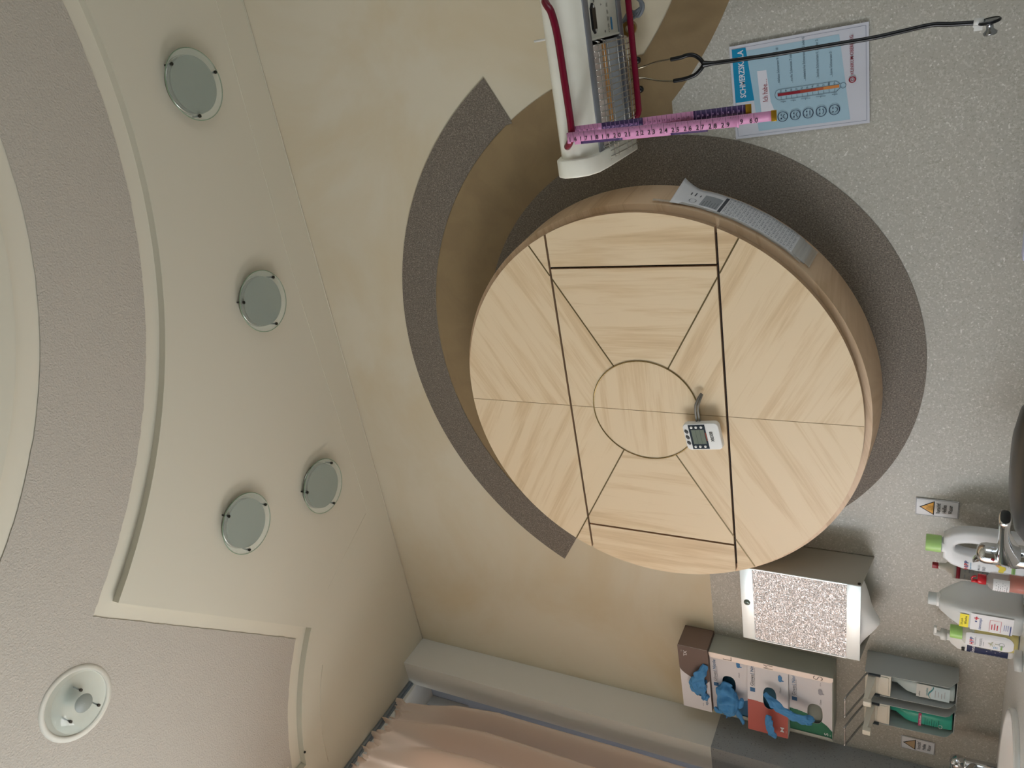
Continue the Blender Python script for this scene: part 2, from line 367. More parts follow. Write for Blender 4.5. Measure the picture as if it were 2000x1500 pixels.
# smooth border bands lying in the recess
def offset(poly, d):
    out = []; n = len(poly)
    for i in range(n):
        p0 = Vector(poly[i - 1]); p = Vector(poly[i]); p1 = Vector(poly[(i + 1) % n])
        a = (p - p0); b_ = (p1 - p)
        if a.length < 1e-6 or b_.length < 1e-6: out.append(tuple(p)); continue
        a.normalize(); b_.normalize(); na = Vector((-a.y, a.x)); nb = Vector((-b_.y, b_.x)); mm = (na + nb)
        if mm.length < 1e-4: out.append(tuple(p)); continue
        mm.normalize(); out.append(tuple(p + mm * d / max(.4, mm.dot(na))))
    return out
def area(p): return sum(p[i - 1][0] * p[i][1] - p[i][0] * p[i - 1][1] for i in range(len(p))) / 2
sg = 1 if area(hole) > 0 else -1
random.seed(3)
hole_in = []
ho = offset(hole, sg * .045)
for i in range(len(ho)):                        # slightly ragged plaster edge
    a = Vector(ho[i]); b_ = Vector(ho[(i + 1) % len(ho)]); k = max(1, int((b_ - a).length / .012))
    for j in range(k):
        q = a.lerp(b_, j / k); hole_in.append((q.x + random.uniform(-.0012, .0012), q.y + random.uniform(-.0012, .0012)))
disc_out = [(x + random.uniform(-.001, .001), y + random.uniform(-.001, .001)) for x, y in arc(cc, 1.40, 0, 360, 500)[:-1]]
rimc = (-1.402, .712); rim = arc(rimc, .098, 0, 360, 48)[:-1]
b = shape2d([hole_in, disc_out, rim]); mb = MB()
for v in b.verts: v.co.z = H2 - .003
mb.absorb(b); build('stucco_panel', mb, M_STUCCO, parent=ceiling)
b = shape2d([hole, arc(cc, 1.33, 0, 360, 120)[:-1]]); mb = MB()
for v in b.verts: v.co.z = H2 - .0005
mb.absorb(b); build('border_band', mb, M_BAND, parent=ceiling)
# fine joint beads near the walls
mb = MB()
mb.tube([(x, 1.885 + .01 * math.sin(x * 3), H) for x in [1.5 - i * .1 for i in range(32)]], .0016, 6)
mb.tube([(-1.60, 1.885, H), (-1.735, 1.593, H)], .0008, 6)
mb.tube([(-1.982, 1.46, H), (-2.042, 1.423, H), (-2.13, 1.385, H), (-2.23, 1.356, H), (-2.349, 1.339, H)], .0018, 6)
build('joint_bead', mb, M_CEIL, parent=ceiling)
mb = MB(); mb.tube([(XL, 1.997, H - .001), (XR, 1.997, H - .001)], .0018, 8); build('trim_8', mb, M_CEIL, at=(0, 2, H), kind='structure', label='thin plaster bead where ceiling meets wall')

# curtain rail
mb = MB(); mb.box(XL - .128, XL - .102, -2.2, 1.848, H - .014, H - .0005, .002); mb.box(XL - .121, XL - .109, -2.2, 1.848, H - .02, H - .012)
build('curtain_rail', mb, mat('grey_aluminium', '8B949B', .35, metal=.6), at=(XL - .115, .5, H), label='grey aluminium curtain rail along the ceiling by the window', cat='curtain rail')

# ------------------------------------------------------------------ curtain
cm = mat('peach_curtain_fabric', 'F8E8D6', .9)
nt = cm.node_tree; bs = nt.nodes['Principled BSDF']; tr = nt.nodes.new('ShaderNodeBsdfTranslucent'); tr.inputs['Color'].default_value = lin('F3DAC8')
mx = nt.nodes.new('ShaderNodeMixShader'); mx.inputs[0].default_value = .45; out = nt.nodes['Material Output']
nt.links.new(bs.outputs[0], mx.inputs[1]); nt.links.new(tr.outputs[0], mx.inputs[2]); nt.links.new(mx.outputs[0], out.inputs['Surface'])
def curtain(u, v):
    # u along the rail (away from the pier), v from the top down
    z = H - .022 - v * 2.25
    y = 1.745 - u * 1.0
    spread = min(1, max(0, (v - .004) * 5)) ; y += .062 * spread * (1 - u) ** 2 * (1 - .25 * max(0, v - .4))
    ph = u * 1.0
    big = math.sin(2 * PI * (ph * 10.5 + .12 * math.sin(9 * u))) 
    tight = math.sin(2 * PI * ph * 19 + 2 * math.sin(17 * u))
    k = min(1, max(0, v - .012) * 9)
    amp = .012 + .034 * k
    x = XL - .115 + .004 + amp * (big * (.35 + .65 * k)) + .010 * tight * (1 - k) + .010 * k * math.sin(2 * PI * ph * 3.1 + 2 * v)
    if v < .014: x += .012 * math.sin(2 * PI * ph * 41) ; y += .005 * math.sin(2 * PI * ph * 37)
    if .012 <= v < .022: x = XL - .115 + (x - XL + .115) * .55
    x += .008 * noise.noise(Vector((u * 14, v * 4, 3.3))) * (.4 + k)
    return (max(x, XL - .19), y, z + .016 * math.sin(2 * PI * ph * 13) * max(0, 1 - v / .05))
root = thing('curtain', 'peach gathered curtain hanging from the ceiling rail at the window', 'curtain', (XL - .115, 1.3, 1.9))
mb = MB(); mb.grid(lambda a, b_: curtain(a, b_ ** 1.6), 420, 70); build('fabric', mb, cm, root, recalc=False)

# ================================================================== CEILING LAMPS
M_GLASS = mat('clear_glass', 'DDE8DC', .03, alpha=.22, ior=1.45); M_GLASS.node_tree.nodes['Principled BSDF'].inputs['Specular IOR Level'].default_value = .8
M_FROST = mat('frosted_glass', '626A5C', .5)
M_PIN = mat('dark_pin_metal', '3A3A36', .3, metal=.8)
M_GEDGE = mat('glass_edge_green', '7E9378', .2)
M_REFL = mat('lamp_reflector', '9A9A92', .2, metal=.9)
def ceiling_lamp(at, rot, label):
    t = thing('ceiling_lamp', label, 'ceiling lamp', (at[0], at[1], H), 'round glass downlights on the smooth ceiling')
    x, y = 0, 0
    def C(px, py, pz): return (at[0] + px, at[1] + py, H + pz)
    mb = MB(); mb.lathe([(.082, 0), (.082, -.006), (.077, -.008), (.074, -.004), (.06, -.0035), (.001, -.003)], C(0, 0, 0), n=48, caps=False); build('reflector', mb, M_REFL, t)
    mb = MB(); mb.lathe([(.0972, -.0225), (.0972, -.0265)], C(0, 0, 0), n=64); mb.bm.faces.ensure_lookup_table(); build('glass_disc', mb, M_GLASS, t)
    mb = MB(); mb.tube([C(.0975 * math.cos(a), .0975 * math.sin(a), -.0245) for a in [2 * PI * i / 64 for i in range(64)]], .0014, 6, closed=True); build('glass_rim', mb, M_GEDGE, t)
    mb = MB(); mb.lathe([(.001, -.0215), (.076, -.0215), (.079, -.0222)], C(0, 0, 0), n=48, caps=False); mb.lathe([(.076, -.0215), (.076, -.0219)], C(0, 0, 0), n=48, caps=False); build('frosted_disc', mb, M_FROST, t)
    for k in range(3):
        a = math.radians(rot + 120 * k); px, py = .0865 * math.cos(a), .0865 * math.sin(a)
        mb = MB(); mb.cyl(C(px, py, -.001), C(px, py, -.0305), .0028, 12); mb.cyl(C(px, py, -.0268), C(px, py, -.0315), .0048, 14); build('pin', mb, M_PIN, t)
    return t
ceiling_lamp((.009, 1.695), 75, 'round glass ceiling lamp nearest the heater, biggest of the four on the smooth ceiling')
ceiling_lamp((-.648, 1.695), 48, 'round glass ceiling lamp between the far pair and the one above the heater')
ceiling_lamp((-1.270, 1.353), 80, 'round glass ceiling lamp of the far pair, the one beside the recess edge')
ceiling_lamp((-1.352, 1.700), 48, 'smallest round glass ceiling lamp, of the far pair the one by the wall')
t = thing('recessed_lamp', 'round recessed lamp with white rim in the rough plaster ceiling', 'ceiling lamp', (rimc[0], rimc[1], H2))
def C(px, py, pz): return (rimc[0] + px, rimc[1] + py, H2 + pz)
mb = MB(); mb.lathe([(.100, -.0025), (.100, -.0035), (.090, -.004), (.084, -.003), (.084, .0)], C(0, 0, 0), n=56, caps=False); build('rim', mb, mat('rim_paint', 'CCC8BA', .6), t)
mb = MB(); mb.lathe([(.084, -.002), (.082, -.0015), (.03, -.0012), (.0, -.001)], C(0, 0, 0), n=48, caps=False); build('reflector', mb, mat('pale_reflector', 'AEB3A8', .35, metal=.3), t)
mb = MB(); mb.lathe([(.08, -.020), (.078, -.024), (.05, -.030), (.001, -.033)], C(.004, .004, 0), n=56, caps=False); build('glass_dish', mb, M_GLASS, t)
mb = MB(); mb.lathe([(.001, -.034), (.022, -.033), (.025, -.031)], C(.004, .004, 0), n=40, caps=False); build('frosted_disc', mb, mat('light_frosted_glass', '83887F', .45), t)
for k in range(3):
    a = math.radians(15 + 120 * k); px, py = .045 * math.cos(a), .045 * math.sin(a)
    mb = MB(); mb.cyl(C(px, py, -.002), C(px, py, -.034), .002, 10); mb.cyl(C(px, py, -.031), C(px, py, -.036), .004, 12); build('pin', mb, M_PIN, t)
mb = MB(); mb.lathe([(.0045, 0), (.004, -.004), (.001, -.006)], (-2.21, 1.262, H), n=16); build('screw', mb, M_PIN, at=(-2.21, 1.262, H), label='tiny dark screw head in the ceiling above the curtain', cat='screw')

# ================================================================== ROUND CABINET
cc_x, cc_z, R0 = -1.0225, .707, .562
yf = 1.83
cab = thing('round_wall_cabinet', 'large round pale wood wall cabinet with panelled front', 'cabinet', (cc_x, 2, cc_z))
WV = wood('veneer_upright_grain', PI / 2, 1); WA = wood('veneer_falling_grain', -math.radians(-30), 2); WB = wood('veneer_rising_grain', -math.radians(30), 3); WH = wood('veneer_level_grain', 0, 4)
mb = MB()
mb.lathe([(.552, -.022), (.578, -.024), (.5795, -.03), (.5905, -.1695)], (cc_x, yf, cc_z), axis=(0, -1, 0), n=160, caps=True)
mb.box(0, .001, 0, .001, 0, .001) if False else None
build('body', mb, wood('body_veneer', .3, 6, base=('DCBF9E', 'CFB08D', 'C09F7C')), cab, shade=.6)
mb = MB(); mb.lathe([(.545, -.012), (.545, -.024)], (cc_x, yf, cc_z), axis=(0, -1, 0), n=120); build('shadow_gap', mb, mat('dark_gap', '2A1E18', .8), cab)
# panels: convex pieces of the disc cut by grooves, each split by the six veneer sectors
def clip(poly, a, b_, c):
    out = []; n = len(poly)
    for i in range(n):
        p, q = poly[i], poly[(i + 1) % n]; dp = a * p[0] + b_ * p[1] - c; dq = a * q[0] + b_ * q[1] - c
        if dp <= 1e-9: out.append(p)
        if (dp < -1e-9 and dq > 1e-9) or (dp > 1e-9 and dq < -1e-9):
            t_ = dp / (dp - dq); out.append((p[0] + (q[0] - p[0]) * t_, p[1] + (q[1] - p[1]) * t_))
    return out
disc = [(R0 * math.cos(2 * PI * i / 240), R0 * math.sin(2 * PI * i / 240)) for i in range(240)]
gy, gx, g = .2275, .421, .0032
PAN = {'top_panel': [(0, -1, -gy - g)], 'bottom_panel': [(0, 1, -gy - g)],
       'middle_panel': [(0, 1, gy - g), (0, -1, gy - g), (1, 0, gx - g), (-1, 0, gx - g)],
       'end_panel': [(0, 1, gy - g), (0, -1, gy - g), (-1, 0, -gx - g)], 'end_panel ': [(0, 1, gy - g), (0, -1, gy - g), (1, 0, -gx - g)]}
sectors = []   # (clip list, material index)
for k, mi in ((0, 0), (1, 1), (2, 2), (3, 0), (4, 1), (5, 2)):
    a0 = math.radians(-30 + 60 * k); a1 = a0 + math.radians(60)
    sectors.append(([(math.sin(a0), -math.cos(a0), 0), (-math.sin(a1), math.cos(a1), 0)], mi))
for nm, cl in PAN.items():
    base = disc
    for c_ in cl: base = clip(base, *c_)
    mb = MB(); n = len(base)
    # chamfered front rim and thick edge
    for sc, mi in sectors:
        pc = base
        for c_ in sc: pc = clip(pc, *c_)
        if len(pc) > 2: mb.face([(cc_x + x, yf, cc_z + z) for x, z in pc], mi)
    for i in range(n):
        p, q = base[i], base[(i + 1) % n]
        f = mb.face([(cc_x + p[0], yf, cc_z + p[1]), (cc_x + q[0], yf, cc_z + q[1]), (cc_x + q[0], yf + .021, cc_z + q[1]), (cc_x + p[0], yf + .021, cc_z + p[1])], 3)
    build(nm.strip(), mb, [WV, WA, WB, M_EDGE], cab, recalc=False)
M_INLAY = mat('bronze_inlay', '6B5B3C', .35, metal=.5); M_JOINT = mat('veneer_joint', '8A6F4C', .6)
mb = MB()
for a in (30, 150, 210, 330):
    ca_, sa_ = math.cos(math.radians(a)), math.sin(math.radians(a)); nx, nz = -sa_ * .0019, ca_ * .0019
    # cut where the inlay meets the grooves
    segs = [(.1545, .452), (.4585, .5615)] if True else []
    ry = gy / abs(sa_)
    segs = [(.1545, ry - .004), (ry + .006, .5612)]
    for r0, r1 in segs:
        P_ = [(cc_x + r * ca_ + s * nx, cc_z + r * sa_ + s * nz) for r, s in ((r0, 1), (r0, -1), (r1, -1), (r1, 1))]
        mb = MB(); mb.prism(P_, yf - .0006, yf + .001); build('inlay_line', mb, M_INLAY, cab)
for z0, z1 in ((.1545, gy - g), (gy + g, R0 - .001), (-gy + g, -.1545), (-R0 + .001, -gy - g)):
    mb = MB(); mb.box(cc_x - .0007, cc_x + .0007, yf - .0003, yf + .001, cc_z + z0, cc_z + z1); build('veneer_joint', mb, M_JOINT, cab)
mb = MB(); mb.prism(arc((cc_x, cc_z), .1535, 0, 360, 96)[:-1], yf - .0008, yf + .001); mb.box(cc_x - .0007, cc_x + .0007, yf - .0011, yf, cc_z - .153, cc_z + .153, mi=1)
rd = build('roundel', mb, [WH, M_JOINT], cab)
mb = MB(); mb.lathe([(.1520, -.0015 + .003), (.1520, .0022), (.1552, .0022), (.1552, -.0015 + .003)], (cc_x, yf, cc_z), axis=(0, -1, 0), n=120, caps=False); build('inlay_ring', mb, mat('brass_ring', '8C774C', .25, metal=.8), cab)

# ================================================================== TIMER on the cabinet
ang = math.radians(9); tu = Vector((math.cos(ang), .03, math.sin(ang))).normalized(); tv = Vector((-math.sin(ang), .06, math.cos(ang))).normalized(); tn = tu.cross(tv)
tc_ = Vector((-1.068, 1.800, .5385))
timer = thing('kitchen_timer', 'white digital timer stuck on the round cabinet front', 'timer', tuple(tc_ + Vector((0, .02, -.045))))
def tp(a, b_, l): return tc_ + tu * a + tv * b_ + tn * l
def tbox(mb, a0, a1, b0, b1, l0, l1, bev, mi=0, seg=3):
    rot = Matrix((tu, tv, tn)).transposed(); b = bmesh.new(); bmesh.ops.create_cube(b, size=1)
    for v in b.verts: v.co = Vector((v.co.x * (a1 - a0), v.co.y * (b1 - b0), v.co.z * (l1 - l0)))
    if bev: bmesh.ops.bevel(b, geom=b.edges[:], offset=bev, segments=seg, profile=.5, affect='EDGES')
    b.transform(Matrix.Translation(tp((a0 + a1) / 2, (b0 + b1) / 2, (l0 + l1) / 2)) @ rot.to_4x4()); mb.absorb(b, mi, True)
mb = MB(); b = shape2d([[(sx * (.0275) + .0098 * math.cos(math.radians(a)) , sz * .0375 + .0098 * math.sin(math.radians(a))) for sx, sz, q in ((1, 1, 0), (-1, 1, 90), (-1, -1, 180), (1, -1, 270)) for a in range(q, q + 91, 15)]], .0065, .0025)
b.transform(Matrix.Translation(tc_) @ Matrix((tu, tv, tn)).transposed().to_4x4()); mb.absorb(b, 0, True); build('case', mb, M_WHITE, timer, shade=.7)
pr = Print(tp, start=.0092)
M_TDARK = mat('timer_dark_panel', '232C36', .25); M_LCD = mat('lcd_green_grey', '6F786A', .3)
pr.rect(-.0365, -.0135, .0365, .0335, M_TDARK); pr.rect(-.0215, -.0125 + .004, .0215, .0275, M_LCD)
for k in (1, 2): pr.line((-.0215, -.0085 + k * .012), (.0215, -.0085 + k * .012), .0005, M_TDARK)
pr.lift += .0001
pr.text('XREXS\u00ae', 0, -.031, .0125, M_INK, width=.03, align='c', bold=.02)
pr.rect(-.012, -.0125, .012, -.0105, mat('orange_mark', 'A34B2C', .6))
pr.build('face_print', timer)
for a in (-.029, .029):
    for b_ in (.0245, .0115, -.003):
        mb = MB(); mb.lathe([(.0038, 0), (.0036, .002), (.002, .003)], tp(a, b_, .0092), axis=tuple(tn), n=16); build('button', mb, M_WHITE, timer)
for a in (-.017, 0, .017):
    mb = MB(); mb.lathe([(.0052, 0), (.005, .0022), (.003, .003)], tp(a, .041, .0088), axis=tuple(tn), n=18, sx=1.25, sy=.8); build('button', mb, mat('dark_grey_key', '4A4A4C', .4), timer)
mb = MB()
def bez(P, n=24):
    out = []; P = [Vector(p) for p in P]
    Q = [P[0]] + P + [P[-1]]
    for i in range(1, len(Q) - 2):
        for j in range(n):
            t_ = j / n; a, b_, c, d = Q[i - 1], Q[i], Q[i + 1], Q[i + 2]
            out.append(.5 * ((2 * b_) + (-a + c) * t_ + (2 * a - 5 * b_ + 4 * c - d) * t_ ** 2 + (-a + 3 * b_ - 3 * c + d) * t_ ** 3))
    return out + [P[-1]]
mb.tube(bez([(-1.045, 1.812, .555), (-1.02, 1.806, .556), (-.985, 1.802, .555), (-.965, 1.806, .549), (-.952, 1.82, .541)], 8), .0033, 10)
mb.tube(bez([(-1.045, 1.812, .547), (-1.02, 1.806, .548), (-.985, 1.802, .548), (-.968, 1.806, .543), (-.954, 1.82, .539)], 8), .003, 10)
mb.tube([(-1.06, 1.81, .54), (-1.06, 1.8285, .54)], .012, 16)
build('stand_wire', mb, mat('grey_stand_plastic', '77736A', .4), timer, label='grey folded stand and magnet')

# ================================================================== PAPERS TAPED ON THE CABINET SIDE
def rim(a_deg, y, dr): 
    r = .580 + (y - 1.855) / .14 * .0105 + dr; a = math.radians(a_deg); return Vector((cc_x + r * math.cos(a), y, cc_z + r * math.sin(a)))
M_PAPERG = mat('grey_print', 'A0A4AA', .7); M_PDARK = mat('dark_grey_print', '55585E', .7)
def sheet(name, label, a0, a1, y0, y1, dr, flare, printed, cat='paper'):
    t = thing(name, label, cat, tuple(rim((a0 + a1) / 2, (y0 + y1) / 2, dr)))
    def fn(u, v, l=0):    # u: 0..1 along the rim (from top), v: 0..1 from the cabinet front to the wall
        a = a0 + (a1 - a0) * u; k = max(0, .16 - u) / .16
        y = y0 + (y1 - y0) * v - .012 * k * (1 - v)
        return rim(a, y, dr + l + flare * k ** 2 * (0.15 + v) + .0006 * math.sin(u * 30))
    mb = MB(); mb.grid(lambda p, q: fn(p, q), 40, 6); build('sheet', mb, M_PAPER, t, recalc=False, solidify=.0003)
    pr = Print(lambda u, v, l: fn(u, v, l), start=.0008, step=.0001)
    if printed:
        pr.rect(.20, .12, .235 + .10, .72, mat('light_grey_print', 'A8ACB0', .7), nu=4)
        for i, (ua, w) in enumerate([(.10, .12), (.13, .18), (.17, .10)]): pr.line((ua, .55), (ua, .55 + w), .008, M_PDARK)
        pr.ring(.14, .28, .025, .004, M_PDARK, 12, ry=.10)
        pr.text('Plan', .10, .20, .03, M_PDARK, rot=PI / 2, width=.2) if False else None
        for k in range(6):
            for j in range(5 + (k % 3)): pr.line((.22 + k * .02, .14 + j * .05), (.22 + k * .02, .165 + j * .05), .006, M_PDARK)
        pr.rect(.345, .06, .368, .9, M_PDARK)
        for k in range(22): pr.line((.38 + k * .026, .06), (.38 + k * .026, .94), .0018, M_PAPERG)
        for k in range(13):
            for j in range(8): pr.line((.38 + j * .071, .06 + k * .073), (.38 + (j + 1) * .071, .06 + k * .073), .006, M_PAPERG)
        for k in range(22):
            for j in range(9):
                if (k * 7 + j * 3) % 4: pr.line((.388 + k * .026, .09 + j * .095), (.388 + k * .026, .09 + j * .095 + .05), .006, M_PAPERG)
        pr.build('print', t)
    return t
sheet('paper_chart', 'white printed chart sheet taped along the side of the round cabinet', -11, -43.5, 1.868, 1.985, .003, .02, True)
sheet('paper_chart', 'plain white sheet sticking out beneath the printed chart on the cabinet side', -20, -46, 1.876, 1.982, .0015, 0, False)
for i, (a0, a1, y0, y1, lab) in enumerate([(-6.5, -19, 1.860, 1.874, 'clear tape strip at the upper end of the paper chart'), (-19, -45, 1.858, 1.871, 'long clear tape strip along the front edge of the paper chart'), (-42, -47.5, 1.872, 1.975, 'clear tape piece closing the lower end of the paper chart')]):
    mb = MB(); mb.grid(lambda p, q: rim(a0 + (a1 - a0) * p, y0 + (y1 - y0) * q, .0045 + .0004 * math.sin(p * 25)), 24, 3)
    build('tape_strip', mb, mat('clear_tape', 'CFCBC2', .25, alpha=.55), at=tuple(rim((a0 + a1) / 2, (y0 + y1) / 2, .0045)), label=lab, cat='adhesive tape', recalc=False)

# ================================================================== HEAT LAMP WITH TWO HANDLES
hl = thing('baby_warmer', 'cream radiant heater with grille and burgundy handles hanging out from the wall', 'heater', (.3, 1.75, .70))
x0, x1 = -.318, .62
# front cover: rounded profile swept along x
def sweep(mb, prof, xa, xb, mi=0, n=2, smooth=True, closed=False):
    rings = [[Vector((xa + (xb - xa) * i / n, y, z)) for y, z in prof] for i in range(n + 1)]
    R = [[mb.bm.verts.new(p) for p in r] for r in rings]
    for a, b_ in zip(R, R[1:]):
        for j in range(len(prof) - (0 if closed else 1)):
            k = (j + 1) % len(prof); f = mb.bm.faces.new((a[j], a[k], b_[k], b_[j])); f.material_index = mi; f.smooth = smooth
mb = MB()
prof = [(1.90, .772), (1.70, .772), (1.640, .765), (1.618, .752), (1.612, .735), (1.617, .712), (1.632, .698), (1.648, .690), (1.662, .687), (1.668, .683), (1.668, .690), (1.66, .76), (1.9, .765)]
sweep(mb, prof, x0 + .034, x1, closed=True)
build('front_cover', mb, M_CREAM, hl, shade=.9)
mb = MB()
prof = [(1.90, .772), (1.905, .765), (1.905, .690), (1.898, .683), (1.888, .683), (1.888, .76), (1.89, .764)]
sweep(mb, prof, x0 + .034, x1, closed=True); build('rear_cover', mb, M_CREAM, hl, shade=.9)
# end cap
mb = MB(); outl = [(1.905, .773), (1.66, .774), (1.625, .766), (1.611, .748), (1.611, .722), (1.622, .698), (1.65, .684), (1.70, .6805), (1.895, .6805), (1.905, .69)]
b = shape2d([outl], .0165, .004, 3)
for v in b.verts: a, c = v.co.x, v.co.y; v.co = Vector((x0 + .017 + v.co.z, a, c))
mb.absorb(b, 0, True); build('end_cap', mb, M_CREAM, hl, shade=.8)
mb = MB(); mb.lathe([(.003, 0), (.003, -.002)], (x0 + .045, 1.69, .6815), n=12); build('screw', mb, M_STEEL, hl)
# grey steel rails either side of the opening
mb = MB(); mb.box(x0 + .03, x1, 1.666, 1.694, .681, .684, .0008); mb.box(x0 + .03, x1, 1.864, 1.889, .680, .684, .0008)
mb.box(x0 + .036, x1, 1.690, 1.694, .684, .74); mb.box(x0 + .036, x1, 1.862, 1.866, .684, .74); build('side_rail', mb, mat('grey_sheet_steel', '8D9097', .4, metal=.5), hl)
mb = MB(); mb.box(x0 + .036, x1, 1.693, 1.863, .738, .742); mb.box(x0 + .034, x0 + .037, 1.69, 1.87, .684, .742)
build('housing_liner', mb, mat('dark_liner', '2B2A28', .7), hl)
# reflectors and quartz tube element
def ribbed(name, col):
    return mat(name, col, .45, mottle=('A88F86', 60, .45, .55))
mb = MB(); sweep(mb, [(1.697, .688), (1.699, .700), (1.716, .712), (1.738, .712), (1.756, .700), (1.759, .687), (1.745, .6845), (1.722, .684), (1.706, .685)], x0 + .045, -.062, n=60, closed=True); build('ceramic_heater', mb, mat('pale_ceramic', 'E6DAD2', .5, mottle=('D0C0B6', 40, .4, .6)), hl)
mb = MB(); sweep(mb, [(1.762, .690), (1.768, .694), (1.784, .696), (1.792, .690)], x0 + .05, -.065, n=4)
build('reflector', mb, mat('copper_gold_reflector', 'E0A869', .35, metal=.4), hl)
mb = MB(); sweep(mb, [(1.808, .700), (1.812, .6885), (1.862, .687)], x0 + .05, -.058, n=4); build('inner_plate', mb, mat('grey_inner_plate', 'B4B9BF', .4, metal=.3), hl)
mb = MB(); mb.cyl((x0 + .05, 1.765, .705), (-.065, 1.765, .705), .006, 12); build('heating_rod', mb, mat('amber_quartz_rod', 'E3A95C', .3), hl)
# wire grille
mb = MB(); k = 0; xx = -.300
while xx < -.06:
    yb = 1.86 + .022
    mb.tube(bez([(xx, 1.704, .689), (xx, 1.708, .680), (xx, 1.74, .674), (xx, 1.80, .669), (xx, 1.86, .667), (xx, yb, .668)], 5), .0013, 6)
    xx += .0125
for yy, zz in ((1.716, .678), (1.738, .674), (1.757, .672), (1.806, .668), (1.836, .667), (1.866, .667)):
    mb.tube([(-.305, yy, zz), (-.058, yy, zz)], .0010, 6)
for yy in (1.712, 1.745, 1.86): mb.tube([(-.305, yy, .674), (-.31, yy, .688)], .0012, 6); mb.tube([(-.058, yy, .672), (-.052, yy, .69)], .0012, 6)
build('wire_grille', mb, mat('shiny_wire', 'C4C2BC', .22, metal=.9), hl)
# control panel to the right of the grille
mb = MB(); mb.box(-.050, x1, 1.694, 1.864, .6835, .6865, .0008); mb.box(-.052, -.048, 1.692, 1.866, .681, .69)
cp = build('control_panel', mb, mat('cream_panel', 'D6D7CC', .4), hl)
mb = MB(); hx, hy = -.010, 1.716; hex_ = [(-.029, 0), (-.020, -.010), (.020, -.010), (.029, 0), (.020, .010), (-.020, .010)]
b = shape2d([hex_], .002, .001)
for v in b.verts: v.co = Vector((hx + v.co.x, hy + v.co.y, .6815 + v.co.z))
mb.absorb(b); build('black_socket', mb, M_BLACK, cp)
for s in (-.0235, .0235):
    mb = MB(); mb.lathe([(.003, 0), (.0028, -.003)], (hx + s, hy, .6795), n=14); build('screw', mb, M_STEEL, cp)
pr = Print(planar((0, 1.78, .6835), (1, 0, 0), (0, -1, 0)), start=.0006)    # seen from below: u right, v towards the room
for k in range(7):
    for j in range(3): pr.rect(-.034 + .014 * k, -.030 + .0035 * j, -.034 + .014 * k + .009 - .001 * ((j + k) % 3), -.0288 + .0035 * j, M_INK, keep=True)
pr.lift += .0002
pr.rect(-.040, -.050, -.014, -.040, mat('blue_label', '2F7FB0', .5)); pr.text('DRAGER', -.038, -.047, .006, mat('pale_blue_ink', 'A9C8DC', .5), width=.022) if False else None
pr.ring(-.040, -.056 + .03, .003, .0012, M_INK); pr.disc(-.040, .0, .0028, M_PDARK)
pr.text('W', .020, .045, .012, M_INK); pr.text('T', .012, .006, .010, M_INK)
pr.build('panel_print', cp)
# handles
def handle(pts, r, name='handle', rr=None):
    mb = MB(); P = bez(pts, 10); mb.tube(P, rr or r, 16)
    for e in (P[0], P[-1]): mb.lathe([(r * .98, 0), (r * .8, .003), (r * .3, .0055)], e, axis=(0, .4, .9), n=14)
    return build(name, mb, M_RED, hl)
handle([(.040, 1.622, .742), (.038, 1.606, .738), (.030, 1.596, .730), (.014, 1.592, .7205), (-.03, 1.592, .7145), (-.12, 1.592, .712), (-.20, 1.592, .7105), (-.228, 1.593, .713), (-.243, 1.598, .7215), (-.252, 1.610, .733), (-.254, 1.622, .738)], .0078)
handle([(x1 - .1, 1.895, .69), (x1 - .12, 1.905, .672), (.40, 1.905, .668), (.0, 1.905, .667), (-.20, 1.905, .667), (-.235, 1.905, .669), (-.246, 1.902, .680), (-.247, 1.893, .690)], .0075)
for xx in (-.118, -.184):
    mb = MB(); mb.lathe([(.008, -.004), (.0085, .003), (.006, .008), (.001, .010)], (xx, 1.917, .664), axis=(0, .6, -.8), n=16); build('black_knob', mb, M_BLACK, hl)
mb = MB(); mb.box(.22, .40, 1.90, 1.995, .685, .765, .004); mb.box(.18, .44, 1.985, 1.9962, .64, .83, .003); build('wall_bracket', mb, M_CREAM, hl)
mb = MB(); mb.tube([(-.036, 1.80, .768), (-.036, 1.80, .868)], .0028, 10); build('white_pin', mb, M_WHITE, hl)
mb = MB()
for k, (a, b_) in enumerate(((0, 0), (.010, .007), (.018, -.006))):
    mb.tube(bez([(.09, 1.965 - b_, .700 + a), (.03, 1.96, .668 + a * .6), (.00, 1.958 + b_ * .5, .655 - a * .3), (-.018 + b_, 1.958, .664), (-.028 + a, 1.955, .683), (-.030, 1.94, .70), (-.03, 1.90, .72)], 8), .0042, 10)
build('power_cable', mb, mat('grey_cable', '6F757B', .45), hl)
root = thing('tape_roll', 'brown roll of adhesive tape hanging behind the burgundy handle', 'tape roll', (-.045, 1.95, .68))
mb = MB(); mb.lathe([(.0085, -.008), (.017, -.008), (.017, .008), (.0085, .008), (.0085, -.008)], (-.046, 1.925, .6775), axis=(.1, 1, .1), n=32, caps=False); build('roll', mb, mat('brown_tape', '7A5A22', .35), root, shade=.6)

